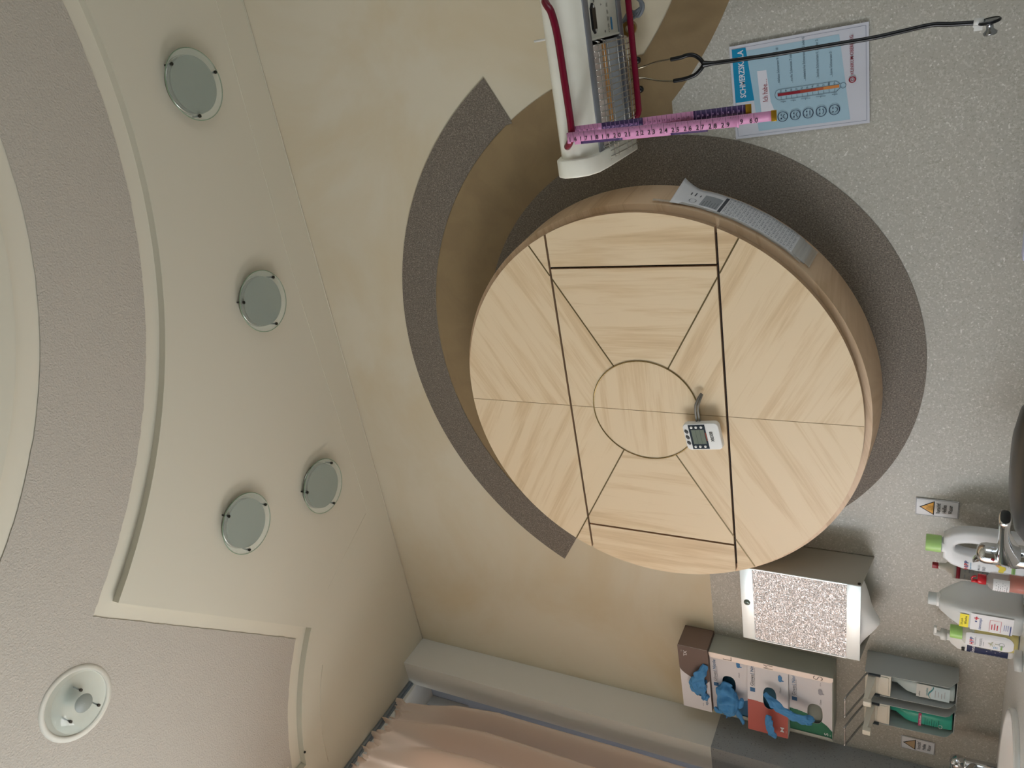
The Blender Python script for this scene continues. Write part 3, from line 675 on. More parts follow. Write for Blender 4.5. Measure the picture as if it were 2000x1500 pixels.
# ================================================================== MEASURING TAPE over the front handle
M_PINK = mat('pink_tape', 'CF8DB6', .45); M_PURPLE = mat('purple_tape', '3E2A5C', .4); M_GOLD = mat('gold_tip', 'B08A2E', .3, metal=.8)
mt = thing('measuring_tape', 'pink and purple tailor measuring tape hung over the front heater handle', 'measuring tape', (-.23, 1.59, .72))
def strand(xa, za, ya, xb, zb, yb, w, name, mats, segs):
    """flat ribbon from top (a) to bottom (b); segs: list of (t0, t1, material index)"""
    mb = MB()
    for t0, t1, mi in segs:
        P = lambda t_, s: Vector((xa + (xb - xa) * t_ + s * w / 2, ya + (yb - ya) * t_ , za + (zb - za) * t_))
        mb.grid(lambda p, q: P(t0 + (t1 - t0) * p, q * 2 - 1), 12, 1, mi)
    return build(name, mb, mats, mt, recalc=False, solidify=.0005)
TM = [M_PINK, M_PURPLE, M_GOLD]
strand(-.2295, .716, 1.5825, -.2335, .362, 1.585, .0205, 'front_strand', TM, [(0, 1, 0)])
strand(-.2200, .712, 1.604, -.2145, .345, 1.594, .0185, 'rear_strand', TM, [(0, .18, 0), (.18, .43, 1), (.43, .72, 0), (.72, 1, 1)])
strand(-.2395, .712, 1.603, -.2385, .42, 1.590, .0185, 'left_strand', TM, [(0, .05, 0), (.05, .38, 1), (.38, .74, 0), (.74, 1, 1)])
strand(-.2325, .42, 1.588, -.2305, .296, 1.588, .0185, 'end_strand', TM, [(0, 1, 0)])
# loop over the handle
mb = MB(); mb.grid(lambda p, q: Vector((-.232 + .0085 * (.5 - p) * 0 + (q - .5) * .021, 1.592 - .0098 * math.cos(PI * p) * 1.0, .712 + .0105 * math.sin(PI * p))), 14, 1); build('top_loop', mb, M_PINK, mt, recalc=False, solidify=.0005)
mb = MB(); mb.grid(lambda p, q: Vector((-.2335 - .003 * p + (q - .5) * .020, 1.585 + .005 * p, .362 - .004 * math.sin(PI * p))), 8, 1); build('bottom_fold', mb, M_PINK, mt, recalc=False, solidify=.0005)
mb = MB(); mb.box(-.2405, -.2205, 1.5865, 1.5890, .288, .298, .0006); build('metal_tip', mb, M_GOLD, mt, label='gold metal tip')
mb = MB(); mb.box(-.2245, -.2050, 1.5925, 1.5950, .335, .346, .0006); build('metal_tip', mb, M_GOLD, mt, label='gold metal tip')
pr = Print(planar((-.2295, 1.5818, .716), (1, 0, -.0), (.0113, -.007, .9999)), start=.0008)
zz = lambda i: -.012 - i * .02475
for i in range(14):
    v = zz(i)
    if v < -.35: break
    pr.line((-.0102, v), (.0102, v), .0007, M_INK)
    for q in range(1, 8):
        pr.line((.0102 - (.006 if q == 4 else .0032), v - q * .0031), (.0102, v - q * .0031), .0004, M_INK)
    s = str(16 + i)
    for c_, dz in ((s[0], .0012), (s[1], -.0082)):
        pr.text(c_, -.0005, v + (.0022 if c_ is s[0] else -.0098) , .0098, M_INK, align='c', rot=0, bold=.01) if False else None
    # digits read along the ribbon, turned a quarter
    pr.text(s[0], -.0088, v + .0092, .0128, M_INK, align='l', rot=-PI / 2, bold=.012); pr.lift -= pr.step
    pr.text(s[1], -.0088, v - .0012, .0128, M_INK, align='l', rot=-PI / 2, bold=.012); pr.lift -= pr.step
pr.build('inch_scale', mt)
pr = Print(planar((-.2312, 1.5872, .340), (1, 0, 0), (0, 0, 1)), start=.0008)
for s, v in (('9', .008), ('6', -.0100), ('0', -.0200)): pr.text(s, -.0082, v + .008, .0125, M_INK, rot=-PI / 2, bold=.012)
pr.line((-.0092, -.0105), (.0092, -.0105), .0007, M_INK)
for q in range(7): pr.line((.005, .018 - q * .0035), (.0092, .018 - q * .0035), .0004, M_INK)
pr.build('inch_scale', mt)
M_LILAC = mat('lilac_ink', 'C9A6D8', .5)
pr = Print(planar((-.2145, 1.592, .345), (1, 0, 0), (-.0150, .027, .9995)), start=.0008)
for i in range(36):
    v = .006 + i * .0101; k = v / .367; ink = M_LILAC if (k < .28 or .57 < k < .82) else M_INK
    pr.line((-.009, v), (.009, v), .0005, ink); pr.text(str(i + 2), -.003, v + .0085, .0062, ink, rot=-PI / 2, bold=.01); pr.lift -= pr.step
pr.build('centimetre_scale', mt)

# ================================================================== STETHOSCOPE
st = thing('stethoscope', 'black stethoscope hanging from the rear heater handle', 'stethoscope', (-.145, 1.90, .68))
S = lambda x, z, y=1.92: (x, y, z)
mb = MB()
mb.tube(bez([(-.125, 1.897, .686), (-.132, 1.903, .681), (-.137, 1.916, .677), (-.135, 1.926, .655), (-.1285, 1.925, .62), S(-.127, .585, 1.922), S(-.127, .565)], 8), .0021, 10)
mb.tube(bez([(-.168, 1.897, .686), (-.160, 1.903, .681), (-.157, 1.916, .677), (-.160, 1.926, .655), (-.170, 1.925, .62), S(-.1755, .585, 1.922), S(-.175, .565)], 8), .0021, 10)
build('ear_tubes', mb, mat('warm_steel', 'A39B86', .2, metal=1), st)
for xx in (-.125, -.168):
    mb = MB(); mb.lathe([(.002, 0), (.0045, .002), (.005, .006), (.003, .010)], (xx, 1.895, .686), axis=(0, -.5, 1), n=14); build('ear_tip', mb, M_BLACK, st)
mb = MB()
mb.tube(bez([S(-.1275, .583), S(-.1265, .56), S(-.1235, .543), S(-.126, .527), S(-.136, .514), S(-.148, .506)], 8), [.0048] * 41 if False else .0048, 14)
mb.tube(bez([S(-.1755, .580), S(-.1745, .556), S(-.172, .541), S(-.168, .527), S(-.158, .514), S(-.148, .506)], 8), .0048, 14)
L_ = bez([S(-.148, .508), S(-.149, .47), S(-.149, .36), S(-.147, .255, 1.925), S(-.145, .155, 1.93), S(-.141, .10, 1.935), S(-.137, .045, 1.94), S(-.141, .01, 1.94), S(-.145, -.034, 1.94)], 10)
mb.tube(L_, [.0085 - .0037 * min(1, i / 8) for i in range(len(L_))], 14)
build('tubing', mb, M_BLACK, st)
mb = MB(); mb.cyl(S(-.1445, -.030, 1.94), S(-.1455, -.047, 1.94), .0085, 24); mb.box(-.160, -.150, 1.932, 1.934, -.046, -.031); build('white_name_band', mb, M_WHITE, st)
mb = MB()
mb.lathe([(.002, -.004), (.012, -.004), (.0128, 0), (.0065, .006), (.0065, .013), (.0085, .016), (.019, .019), (.0195, .022), (.0175, .0235), (.001, .024)], (-.166, 1.94, -.060), axis=(1, -.15, .12), n=40)
mb.cyl((-.1458, 1.94, -.047), (-.1462, 1.94, -.058), .0045, 14)
build('chest_piece', mb, mat('dull_steel', '9CA0A4', .22, metal=1), st)
mb = MB(); mb.lathe([(.0192, .0185), (.0203, .0195), (.0203, .0222), (.0180, .0242)], (-.166, 1.94, -.060), axis=(1, -.15, .12), n=40, caps=False); build('rubber_rim', mb, M_BLACK, st)

# ================================================================== PAIN SCALE POSTER
def poster():
    t = thing('pain_scale_poster', 'laminated blue and white pain scale poster with smiley faces', 'poster', (-.226, 1.997, .16))
    o = Vector((-.3355, 1.9935, .4585)); u = Vector((.2115, 0, .0055)); v = Vector((.0085, 0, -.2985)); w_, h_ = u.length, v.length; un = u.normalized(); vn = v.normalized(); nn = Vector((0, -1, 0))
    fn = lambda a, b_, l: o + u * a + v * b_ + nn * l
    mb = MB(); fr = [fn(a, b_, .0008) for a, b_ in ((0, 0), (1, 0), (1, 1), (0, 1))]; bk = [fn(a, b_, -.0004) for a, b_ in ((0, 0), (1, 0), (1, 1), (0, 1))]
    mb.face(fr[::-1]); mb.face(bk)
    for i in range(4): mb.face([fr[i], fr[(i + 1) % 4], bk[(i + 1) % 4], bk[i]])
    sh = build('laminated_sheet', mb, mat('glossy_laminate_sheet', 'C7C9D2', .18, coat=.5), t)
    pr = Print(lambda a, b_, l: fn(a, b_, .0008 + l), step=.00010, start=.0002)
    teal = mat('teal_ink', '1585AE', .3); lb = mat('light_blue_ink', '9FBCCB', .3); wh = mat('sheet_white', 'D6D6DE', .3); red = mat('dark_red_ink', '8A1F2E', .4); gr = mat('grey_text_ink', '5B6F7D', .4); nav = mat('navy_ink', '1D2B48', .4); orr = mat('orange_ink', 'C98245', .4)
    hl_ = mat('hairline_ink', '8A90A0', .4)
    for a, b_ in (((.03, .02), (.97, .02)), ((.97, .02), (.97, .98)), ((.97, .98), (.03, .98)), ((.03, .98), (.03, .02))): pr.line(a, b_, .004, hl_)
    pr.lift += .0001
    # blue field with slanted top and bottom
    pr.poly([(.06, .185), (.93, .125), (.93, .80), (.06, .865)], lb)
    pr.poly([(.40, .018), (.965, .018), (.965, .125), (.40, .165)], teal)
    pr.poly([(.33, .20), (.40, .155), (.40, .21)], lb) if False else None
    pr.poly([(.22, .215), (.70, .20), (.70, .27), (.36, .29), (.22, .325)], wh)
    def T(s, a, b_, size, m_, width, bold=.01): 
        # size in metres -> converted to the sheet's fractions
        vs, fs = text_tris(s, bold); x0_ = min(p[0] for p in vs); x1_ = max(p[0] for p in vs); k = pr.mi(m_); nv = []
        for p in vs: nv.append(pr.mb.bm.verts.new(pr.fn(a + (p[0] - x0_) / (x1_ - x0_) * width, b_ - p[1] * size / h_, pr.lift)))
        for f in fs:
            try: g_ = pr.mb.bm.faces.new([nv[i] for i in f][::-1]); g_.material_index = k
            except ValueError: pass
        pr.lift += pr.step
    T('SCHMERZSKALA', .445, .103, .0185, wh, .50, .02)
    T('Ich habe\u2026', .37, .27, .017, red, .235, .005)
    rows = [.375, .47, .565, .66, .755]
    for s, b_, w2 in zip(['...st\u00e4rkste Schmerzen 9 oder 10', '...starke Schmerzen 7 oder 8', '...mittelstarke Schmerzen 4, 5 oder 6', '...leichte Schmerzen 1, 2 oder 3', '...keine Schmerzen 0'], rows, (.38, .33, .44, .39, .25)): T(s, .525, b_ - .008, .0085, gr, w2, .002)
    # thermometer
    for a, b_ in (((.365, .36), (.365, .77)), ((.475, .36), (.475, .77)), ((.365, .77), (.40, .80)), ((.475, .77), (.44, .80))): pr.line(a, b_, .004, gr)
    pr.ring(.42, .36, .055, .0035, gr, 14, PI, 2 * PI, ry=.035); pr.ring(.42, .82, .028, .004, gr, 20, ry=.02)
    pr.lift += .0001
    for k in range(8): pr.rect(.405, .345 + k * .056, .435, .345 + (k + 1) * .056, [red, red, red, mat('rust_ink', '9C4030', .4), mat('rust_ink', '9C4030', .4), mat('rust2_ink', 'AF5C38', .4), orr, orr][k], keep=True)
    pr.lift += .0001
    for k in range(11): pr.line((.367, .37 + k * .039), (.40, .37 + k * .039), .003, gr); 
    for k in range(11): T(str(10 - k), .444, .376 + k * .039, .006, gr, .018)
    for k, b_ in enumerate((.385, .46, .55, .66, .76)):
        hgt = (.02, .02, .035, .035, .02)[k]
        pr.line((.345, b_ - hgt), (.34, b_ + hgt), .005, gr); pr.line((.34, b_), (.33, b_), .004, gr)
    # faces
    for k, b_ in enumerate(rows):
        a = .185 ; rx = .052; ry = rx * w_ / h_
        pr.ring(a, b_, rx, .006, nav, 30, ry=ry)
        for s in (-1, 1): pr.ring(a + s * .019, b_ - ry * .28, .004, .006, nav, 8, ry=.003)
        cur = (-.018, -.012, 0, .010, .018)[k]
        for j in range(8):
            p0 = -1 + j / 4; p1 = -1 + (j + 1) / 4
            pr.line((a + p0 * .024, b_ + ry * .35 + cur * (1 - p0 * p0) - cur * .4), (a + p1 * .024, b_ + ry * .35 + cur * (1 - p1 * p1) - cur * .4), .005, nav)
    pr.ring(.465, .885, .027, .010, mat('logo_red', '8E2433', .4), 28, ry=.021); pr.ring(.465, .885, .015, .004, red, 4, PI / 4, PI / 4 + 2 * PI, ry=.011)
    pr.lift += .0001
    T('KLINIKUM OBERBERG', .52, .895, .0105, red, .38, .004)
    bmesh.ops.recalc_face_normals(pr.mb.bm, faces=pr.mb.bm.faces[:]); pr.build('print', t)
poster()

# ================================================================== WARNING SIGNS
M_SIGN = mat('sign_white', 'E0E2E6', .35); M_YEL = mat('warning_yellow', 'E8A92E', .4)
def hot_sign(x0_, x1_, z0_, z1_, label, pale=False, tilt=0):
    t = thing('warning_sign', label, 'sign', ((x0_ + x1_) / 2, 1.997, z0_))
    mb = MB(); mb.box(x0_, x1_, 1.9945, 1.9965, z0_, z1_, .0004); build('plate', mb, M_SIGN, t)
    pr = Print(planar(((x0_ + x1_) / 2, 1.9944, (z0_ + z1_) / 2), (1, 0, 0), (0, 0, 1)), start=.0003)
    w_ = (x1_ - x0_) / 2 - .0015; h_ = (z1_ - z0_) / 2 - .0015
    for a, b_ in (((-w_, -h_), (w_, -h_)), ((w_, -h_), (w_, h_)), ((w_, h_), (-w_, h_)), ((-w_, h_), (-w_, -h_))): pr.line(a, b_, .0008, M_PDARK)
    pr.lift += .0001
    y = mat('faded_warning_yellow', 'BFA27E', .5) if pale else M_YEL
    pr.poly([(-.0225, .006), (.0225, .006), (0, .042)], M_INK); pr.poly([(-.0185, .0085), (.0185, .0085), (0, .0375)], y)
    if not pale:
        for k in (-1, 0, 1):
            for j in range(6): pr.line((k * .005 + .0012 * math.sin(j * 1.6), .0135 + j * .002), (k * .005 + .0012 * math.sin((j + 1) * 1.6), .0135 + (j + 1) * .002), .0008, M_INK)
        pr.line((-.008, .0115), (.008, .0115), .0009, M_INK)
    pr.lift += .0001
    for s, v, w2 in (('Vorsicht!', -.008, .034), ('Hei\u00dfes', -.0225, .026), ('Wasser', -.0365, .027)): pr.text(s, 0, v, .0145, M_INK if not pale else M_PDARK, width=w2, align='c', bold=.01)
    pr.build('print', t)
hot_sign(-1.376, -1.322, -.0745, .0275, 'white warning sign with yellow triangle above the jug and chrome tap')
hot_sign(-2.281, -2.227, -.062, .033, 'faded warning sign beside the soap dispensers near the window corner', True)

# ================================================================== PAPER TOWEL DISPENSER
td = thing('paper_towel_dispenser', 'grey steel paper towel dispenser with hammered silver window', 'dispenser', (-1.68, 2, .147))
a0, a1, b0, b1, yf_ = -1.816, -1.542, .1475, .479, 1.860
mb = MB()
mb.prism([(a0, b0), (a0 + .002, b0), (a0 + .002, b1), (a0, b1)], yf_, 1.9975); mb.prism([(a1 - .002, b0), (a1, b0), (a1, b1), (a1 - .002, b1)], yf_, 1.9975)
# sloped side skirts towards the wall
for xs in ((a0, a0 + .002), (a1 - .002, a1)):
    A = [(xs[0], yf_, b0), (xs[0], 1.9975, b0), (xs[0], 1.9975, b0 - .022)]; B = [(xs[1], y, z) for _, y, z in A]
    mb.face(A); mb.face(B[::-1]); [mb.face([A[i], A[(i + 1) % 3], B[(i + 1) % 3], B[i]]) for i in range(3)]
mb.box(a0, a1, yf_, 1.9975, b1 - .002, b1, .0005); mb.box(a0, a1, 1.9955, 1.9975, b0 - .02, b1)
build('housing', mb, mat('dark_grey_enamel', 'AAA89E', .55), td)
fw = mat('pale_polished_steel', 'E2EBEC', .35, metal=.4)
mb = MB(); mb.box(a0, a1, yf_ - .003, yf_ + .001, b1 - .037, b1, .001); mb.box(a0, a1, yf_ - .003, yf_ + .001, b0, b0 + .037, .001)
mb.box(a0, a0 + .003, yf_ - .003, yf_ + .001, b0 + .036, b1 - .036); mb.box(a1 - .003, a1, yf_ - .003, yf_ + .001, b0 + .036, b1 - .036)
build('front_frame', mb, fw, td)
hm = mat('hammered_metal', 'E0DEDE', .25, metal=.6)
nt = hm.node_tree; L = nt.links; tc2 = nt.nodes.new('ShaderNodeTexCoord'); mp = nt.nodes.new('ShaderNodeMapping'); mp.inputs['Scale'].default_value = (150, 150, 235); vo = nt.nodes.new('ShaderNodeTexNoise'); vo.inputs['Scale'].default_value = 1.0; vo.inputs['Detail'].default_value = 1
bp = nt.nodes.new('ShaderNodeBump'); bp.inputs['Strength'].default_value = 1.0; bp.inputs['Distance'].default_value = .006
L.new(tc2.outputs['Object'], mp.inputs['Vector']); L.new(mp.outputs['Vector'], vo.inputs['Vector']); L.new(vo.outputs['Fac'], bp.inputs['Height']); L.new(bp.outputs['Normal'], nt.nodes['Principled BSDF'].inputs['Normal'])
mb = MB(); mb.box(a0 + .003, a1 - .003, yf_ - .0015, yf_ + .001, b0 + .0365, b1 - .0365); build('hammered_window', mb, hm, td)
mb = MB(); mb.lathe([(.0095, 0), (.0095, .002), (.007, .0045), (.001, .0048)], (-1.672, yf_ - .003, .4615), axis=(0, -1, 0), n=28); lk = build('lock', mb, mat('lock_metal', '6F7A72', .3, metal=.7), td)
mb = MB(); mb.box(-1.6735, -1.6705, yf_ - .0085, yf_ - .0078, .458, .465); build('key_slot', mb, M_INK, lk)
mb = MB(); mb.lathe([(.004, 0), (.0038, .003), (.001, .004)], (a1, yf_ + .006, b0 + .006), axis=(1, 0, 0), n=16); build('screw', mb, M_PIN, td)
# towel hanging out under the box
tw = thing('paper_towel', 'white folded paper towel hanging out of the towel dispenser', 'paper towel', (-1.68, 1.93, .12))
def towel(u, v):
    x = a0 + .02 + u * (a1 - a0 - .05); s = 1 - abs(u - .38) / .62 if u > .38 else 1 - (.38 - u) / .5
    s = max(0, s); drop = .058 * s * (1 - (2 * v - 1) ** 2) ** .8
    return (x, 1.875 + .10 * v, b0 + .012 - drop + .004 * math.sin(u * 9 + v * 5))
mb = MB(); mb.grid(towel, 30, 14); build('towel_sheet', mb, mat('soft_white_paper', 'F0F0EE', .8), tw, recalc=False, solidify=.0015)

# ================================================================== GLOVE BOX HOLDER AND BOXES
M_CARD = mat('white_carton', 'DBD9DC', .5)
gh = thing('glove_box_holder', 'grey steel wall holder with punched size letters carrying three glove boxes', 'holder', (-2.1, 2, .23))
hx1, hx0, hz0, hz1 = -1.963, -2.236, .226, .611
mb = MB(); mb.box(hx1 - .0015, hx1, 1.912, 1.998, hz0, hz1); mb.box(hx0, hx0 + .0015, 1.912, 1.998, hz0, hz1); mb.box(hx0, hx1, 1.9965, 1.998, hz0, hz1); mb.box(hx0, hx1, 1.915, 1.998, hz0, hz0 + .0015)
build('shell', mb, mat('dark_green_grey_enamel', 'A4AAA2', .5), gh)
def flange(xa, xb, sgn):
    c_ = .012; outl = [(xa, hz0), (xb - sgn * c_ * 0, hz0), (xb, hz0 + 0)]
    P = [(xa, hz0), (xa, hz1)] + [(xb - sgn * c_ + sgn * c_ * math.sin(t_), hz1 - c_ + c_ * math.cos(t_)) for t_ in [PI / 2 * k / 6 for k in range(7)]] + [(xb - sgn * c_ + sgn * c_ * math.cos(t_), hz0 + c_ - c_ * math.sin(t_)) for t_ in [PI / 2 * k / 6 for k in range(7)]]
    return P
mb = MB(); mb.prism(flange(hx1, hx1 - .0215, -1), 1.9105, 1.912)
fl = build('front_flange', mb, mat('satin_steel', 'F0E8E2', .35, metal=.3), gh)
mb = MB(); mb.prism(flange(hx0, hx0 + .0125, 1), 1.9105, 1.912); build('front_flange', mb, _M['dark_green_grey_enamel'], gh)
# punched letters as rows of tiny dark holes
mb = MB()
def dots(P): 
    for x, z in P: mb.lathe([(.0013, 0), (.0013, .0004)], (hx1 - .0107 + x, 1.9104, z), axis=(0, -1, 0), n=8)
def seg(a, b_, n): return [(a[0] + (b_[0] - a[0]) * i / n, a[1] + (b_[1] - a[1]) * i / n) for i in range(n + 1)]
def letter(ch, zc):
    h_, w_ = .026 / 2, .0065
    if ch == 'L': dots([(x, zc + z) for x, z in seg((-w_, h_), (-w_, -h_), 9) + seg((-w_, -h_), (w_, -h_), 4)])
    if ch == 'M': dots([(x, zc + z) for x, z in seg((-w_, -h_), (-w_, h_), 8) + seg((w_, -h_), (w_, h_), 8) + seg((-w_, h_), (0, h_ * .2), 3) + seg((0, h_ * .2), (w_, h_), 3)])
    if ch == 'S': dots([(w_ * math.cos(t_), zc + h_ * .5 + h_ * .5 * math.sin(t_)) for t_ in [PI * .15 + k * PI * 1.3 / 8 for k in range(9)]] + [(-w_ * math.cos(t_), zc - h_ * .5 - h_ * .5 * math.sin(t_)) for t_ in [PI * .15 + k * PI * 1.3 / 8 for k in range(9)]])
letter('L', .55); letter('M', .42); letter('S', .27)
build('size_letters', mb, M_INK, gh)

def ellipse(c, rx, rz, n=36, power=.75):
    return [(c[0] + rx * math.copysign(abs(math.cos(2 * PI * i / n)) ** power, math.cos(2 * PI * i / n)), c[1] + rz * math.copysign(abs(math.sin(2 * PI * i / n)) ** power, math.sin(2 * PI * i / n))) for i in range(n)]
def glove_box(label, xa, xb, ya, yb, za, zb, hole, side_mat, bandpoly, bcol, flip, size, name_u, icon, inner='1F4A5C', text_w=.115, icon_col='3E7FB5', sub=None):
    t = thing('glove_box', label, 'glove box', ((xa + xb) / 2, yb, za), 'boxes of disposable gloves')
    w_, h_ = xb - xa, zb - za
    mb = MB(); e = .0008
    mb.box(xa, xa + e, ya, yb, za, zb); mb.box(xb - e, xb, ya, yb, za, zb); mb.box(xa, xb, ya, yb, za, za + e); mb.box(xa, xb, ya, yb, zb - e, zb); mb.box(xa, xb, yb - e, yb, za, zb)
    build('carton', mb, side_mat, t)
    rect = [(xa, za), (xb, za), (xb, zb), (xa, zb)]
    hl_ = ellipse((xa + hole[0] * w_, za + hole[1] * h_), hole[2], hole[3])
    mb = MB(); b = shape2d([rect, hl_], .0004)
    for v in b.verts: v.co = Vector((v.co.x, ya + v.co.z, v.co.y))
    mb.absorb(b)
    build('front', mb, M_CARD, t)
    mb = MB(); mb.box(xa + .002, xb - .002, ya + .012, ya + .02, za + .002, zb - .002); build('glove_stack', mb, mat('glove_stack_' + inner, inner, .8), t)
    # printed colour field with the opening cut out, plus lettering
    mb2 = MB(); bp_ = [(xa + u * w_, za + v * h_) for u, v in bandpoly]
    # subtract hole: sample as polygons by fine vertical strips
    N = 160; strips = []
    for i in range(N):
        xl = xa + w_ * i / N; xr = xa + w_ * (i + 1) / N; xm = (xl + xr) / 2
        zs = []
        for j in range(len(bp_)):
            p, q = bp_[j], bp_[(j + 1) % len(bp_)]
            if (p[0] - xm) * (q[0] - xm) < 0: zs.append(p[1] + (q[1] - p[1]) * (xm - p[0]) / (q[0] - p[0]))
        zs.sort(); hz = []
        for j in range(len(hl_)):
            p, q = hl_[j], hl_[(j + 1) % len(hl_)]
            if (p[0] - xm) * (q[0] - xm) < 0: hz.append(p[1] + (q[1] - p[1]) * (xm - p[0]) / (q[0] - p[0]))
        hz.sort()
        for lo, hi in zip(zs[::2], zs[1::2]):
            iv = [(lo, hi)]
            if len(hz) == 2:
                iv = [(a, b_) for a, b_ in ((lo, min(hi, hz[0])), (max(lo, hz[1]), hi)) if b_ > a]
            for a, b_ in iv: strips.append((xl, xr, a, b_))
    pr = Print(planar((xa, ya - .0004, za), (1, 0, 0), (0, 0, 1)), start=.0002)
    for xl, xr, a, b_ in strips: pr.rect(xl - xa, a - za, xr - xa, b_ - za, bcol, keep=True)
    pr.lift += .0002
    blue = mat('print_blue', '2F6896', .5); gry = mat('print_grey', '7A7C86', .6); wh = mat('print_white', 'E6E6E8', .5); ic = mat('print_' + icon_col, icon_col, .5)
    def place(u, v): return ((w_ - u, h_ - v) if flip else (u, v))
    rt = PI if flip else 0
    def TX(s, u, v, size_, m_, width=None): a, b_ = place(u, v); pr.text(s, a, b_, size_, m_, width=width, rot=rt, bold=.006)
    u0 = name_u
    TX('Gloves', u0, h_ - .019, .015, M_PDARK, .043); TX('| Nitrile', u0 + .046, h_ - .019, .015, blue, .05)
    TX('NITRILE EXAMINATION GLOVES', u0, h_ - .0235, .004, gry, .07)
    a, b_ = place(u0 - .022, h_ - .024); a2, b2 = place(u0 - .006, h_ - .008); pr.rect(min(a, a2), min(b_, b2), max(a, a2), max(b_, b2), blue)
    TX('Classic', icon[0] - .05, icon[1] - .003, .007, gry, .022); TX('200 pcs', icon[0] + .03, icon[1] - .002, .0045, gry, .014)
    # glove icon: palm with five unequal fingers
    iu, iv = icon; 
    for (du, dv, ru, rv) in ((0, 0, .008, .006), (.009, .0045, .007, .0018), (.011, .0015, .008, .0018), (.0105, -.0015, .0075, .0018), (.008, -.0045, .006, .0017), (-.002, -.007, .002, .005)):
        a, b_ = place(iu + du, iv + dv); pr.disc(a, b_, ru, ic, 12, rv)
    if size: TX(size[0], size[1], size[2], .017, wh, size[3]); TX('6-10', size[1], size[2] - .008, .004, wh)
    pr.build('print', t)
    return t
brown_c = mat('brown_carton', '7C6A61', .5); redc = mat('salmon_print', 'B0584F', .5); greenc = mat('green_print', '2E7257', .5); bluec = mat('deep_blue_print', '3A6F96', .5); bprint = mat('brown_print', '6C5A52', .5)
def curve_band(pts): return pts
glove_box('brown and white XL glove box lying upside down on top of the holder', -2.232, -1.951, 1.902, 1.997, .6125, .712, (.40, .36, .047, .024), brown_c,
          [(.64, 1.01), (.60, .95), (.565, .85), (.53, .70), (.50, .5), (.46, .42), (.44, .3), (.45, .15), (.52, -.01), (1.0, -.01), (1.0, 1.01)], bprint, True, ('XL', .018, .018, .026), .155, (.215, .072))
glove_box('white and blue glove box, topmost of the three inside the holder', -2.228, -1.972, 1.916, 1.996, .4865, .6105, (.52, .52, .036, .022), M_CARD,
          [(-.0, 0), (.32, 0), (.28, .15), (.24, .35), (.20, .55), (.16, .8), (.14, .9), (0, .9)], bluec, False, None, .135, (.225, .03), sub=None)
mbx = glove_box('white and salmon red size M glove box, middle one inside the holder', -2.246, -1.975, 1.894, 1.972, .3585, .4855, (.52, .45, .042, .021), M_CARD,
          [(0, 0), (.31, 0), (.36, .15), (.40, .3), (.43, .5), (.44, .7), (.445, 1), (0, 1)], redc, False, ('M', .022, .012, .018), .175, (.222, .025))
mbx.rotation_euler = (0, 0, math.radians(8.5))
glove_box('white and green glove box, lowest of the three inside the holder', -2.228, -1.966, 1.914, 1.996, .2285, .3575, (.36, .40, .042, .023), M_CARD,
          [(0, 0), (.12, 0), (.2, .12), (.27, .3), (.33, .55), (.36, .8), (.37, 1), (0, 1)], greenc, False, ('S', .010, .012, .012), .155, (.19, .035), inner='8A9088', icon_col='9C9EA8')

# gloves pulled out of the openings: crumpled nitrile
M_NIT = mat('blue_nitrile', '4789BE', .7, bump=(35, .5, .004))
def crumple(name, label, path, widths, thick, seed, at, fingers=()):
    t = thing(name, label, 'glove', at, 'blue nitrile gloves pulled from their boxes')
    mb = MB(); P = bez(path, 10); n = len(P)
    def ring_pts(P, W_, T_, n_around, sd):
        out = []
        for i, p in enumerate(P):
            a = P[max(0, i - 1)]; b_ = P[min(len(P) - 1, i + 1)]; d = (b_ - a).normalized(); side = d.cross(Vector((0, 1, 0))).normalized(); up = side.cross(d)
            f = i / (len(P) - 1); k = f * (len(W_) - 1); q = min(int(k), len(W_) - 2); w_ = W_[q] + (W_[q + 1] - W_[q]) * (k - q); ring = []
            for j in range(n_around):
                th = 2 * PI * j / n_around
                fold = 1 + .35 * noise.noise(Vector((3.2 * math.cos(th) + sd, 3.2 * math.sin(th), f * 5)))
                c_ = p + side * math.cos(th) * w_ * fold + up * math.sin(th) * T_ * fold * (1 + .9 * noise.noise(Vector((th * 2, f * 9, sd))))
                c_ += Vector((noise.noise(c_ * 60 + Vector((sd, 0, 0))), noise.noise(c_ * 60 + Vector((0, sd, 9))), noise.noise(c_ * 60 + Vector((5, 0, sd))))) * .006
                ring.append(c_)
            out.append(ring)
        return out
    mb.rings(ring_pts(P, widths, thick, 28, seed))
    for k, (fp, fw_) in enumerate(fingers): mb.rings(ring_pts(bez(fp, 6), [fw_, fw_ * .9, fw_ * .5], fw_ * .55, 14, seed + k + 1))
    build('glove_body', mb, M_NIT, t, subsurf=1)
    return t
crumple('nitrile_glove', 'blue glove bulging out of the opening of the upside-down XL box', [(-2.155, 1.903, .642), (-2.13, 1.893, .650), (-2.095, 1.888, .653), (-2.065, 1.885, .643), (-2.040, 1.888, .630), (-2.015, 1.901, .622)], [.016, .026, .027, .022, .015, .008], .007, 1.0, (-2.1, 1.89, .65), [([(-2.15, 1.898, .634), (-2.17, 1.894, .628), (-2.15, 1.892, .620)], .008)])
crumple('nitrile_glove', 'crumpled blue glove bunched out of the topmost box in the holder', [(-2.09, 1.916, .552), (-2.105, 1.898, .556), (-2.14, 1.885, .552), (-2.17, 1.88, .548), (-2.195, 1.884, .552)], [.014, .030, .038, .030, .012], .017, 4.0, (-2.13, 1.89, .54),
        [([(-2.17, 1.89, .530), (-2.205, 1.886, .512), (-2.228, 1.888, .505)], .010), ([(-2.13, 1.892, .53), (-2.15, 1.888, .512), (-2.12, 1.888, .505)], .012), ([(-2.18, 1.888, .56), (-2.20, 1.884, .585), (-2.185, 1.886, .60)], .010)])
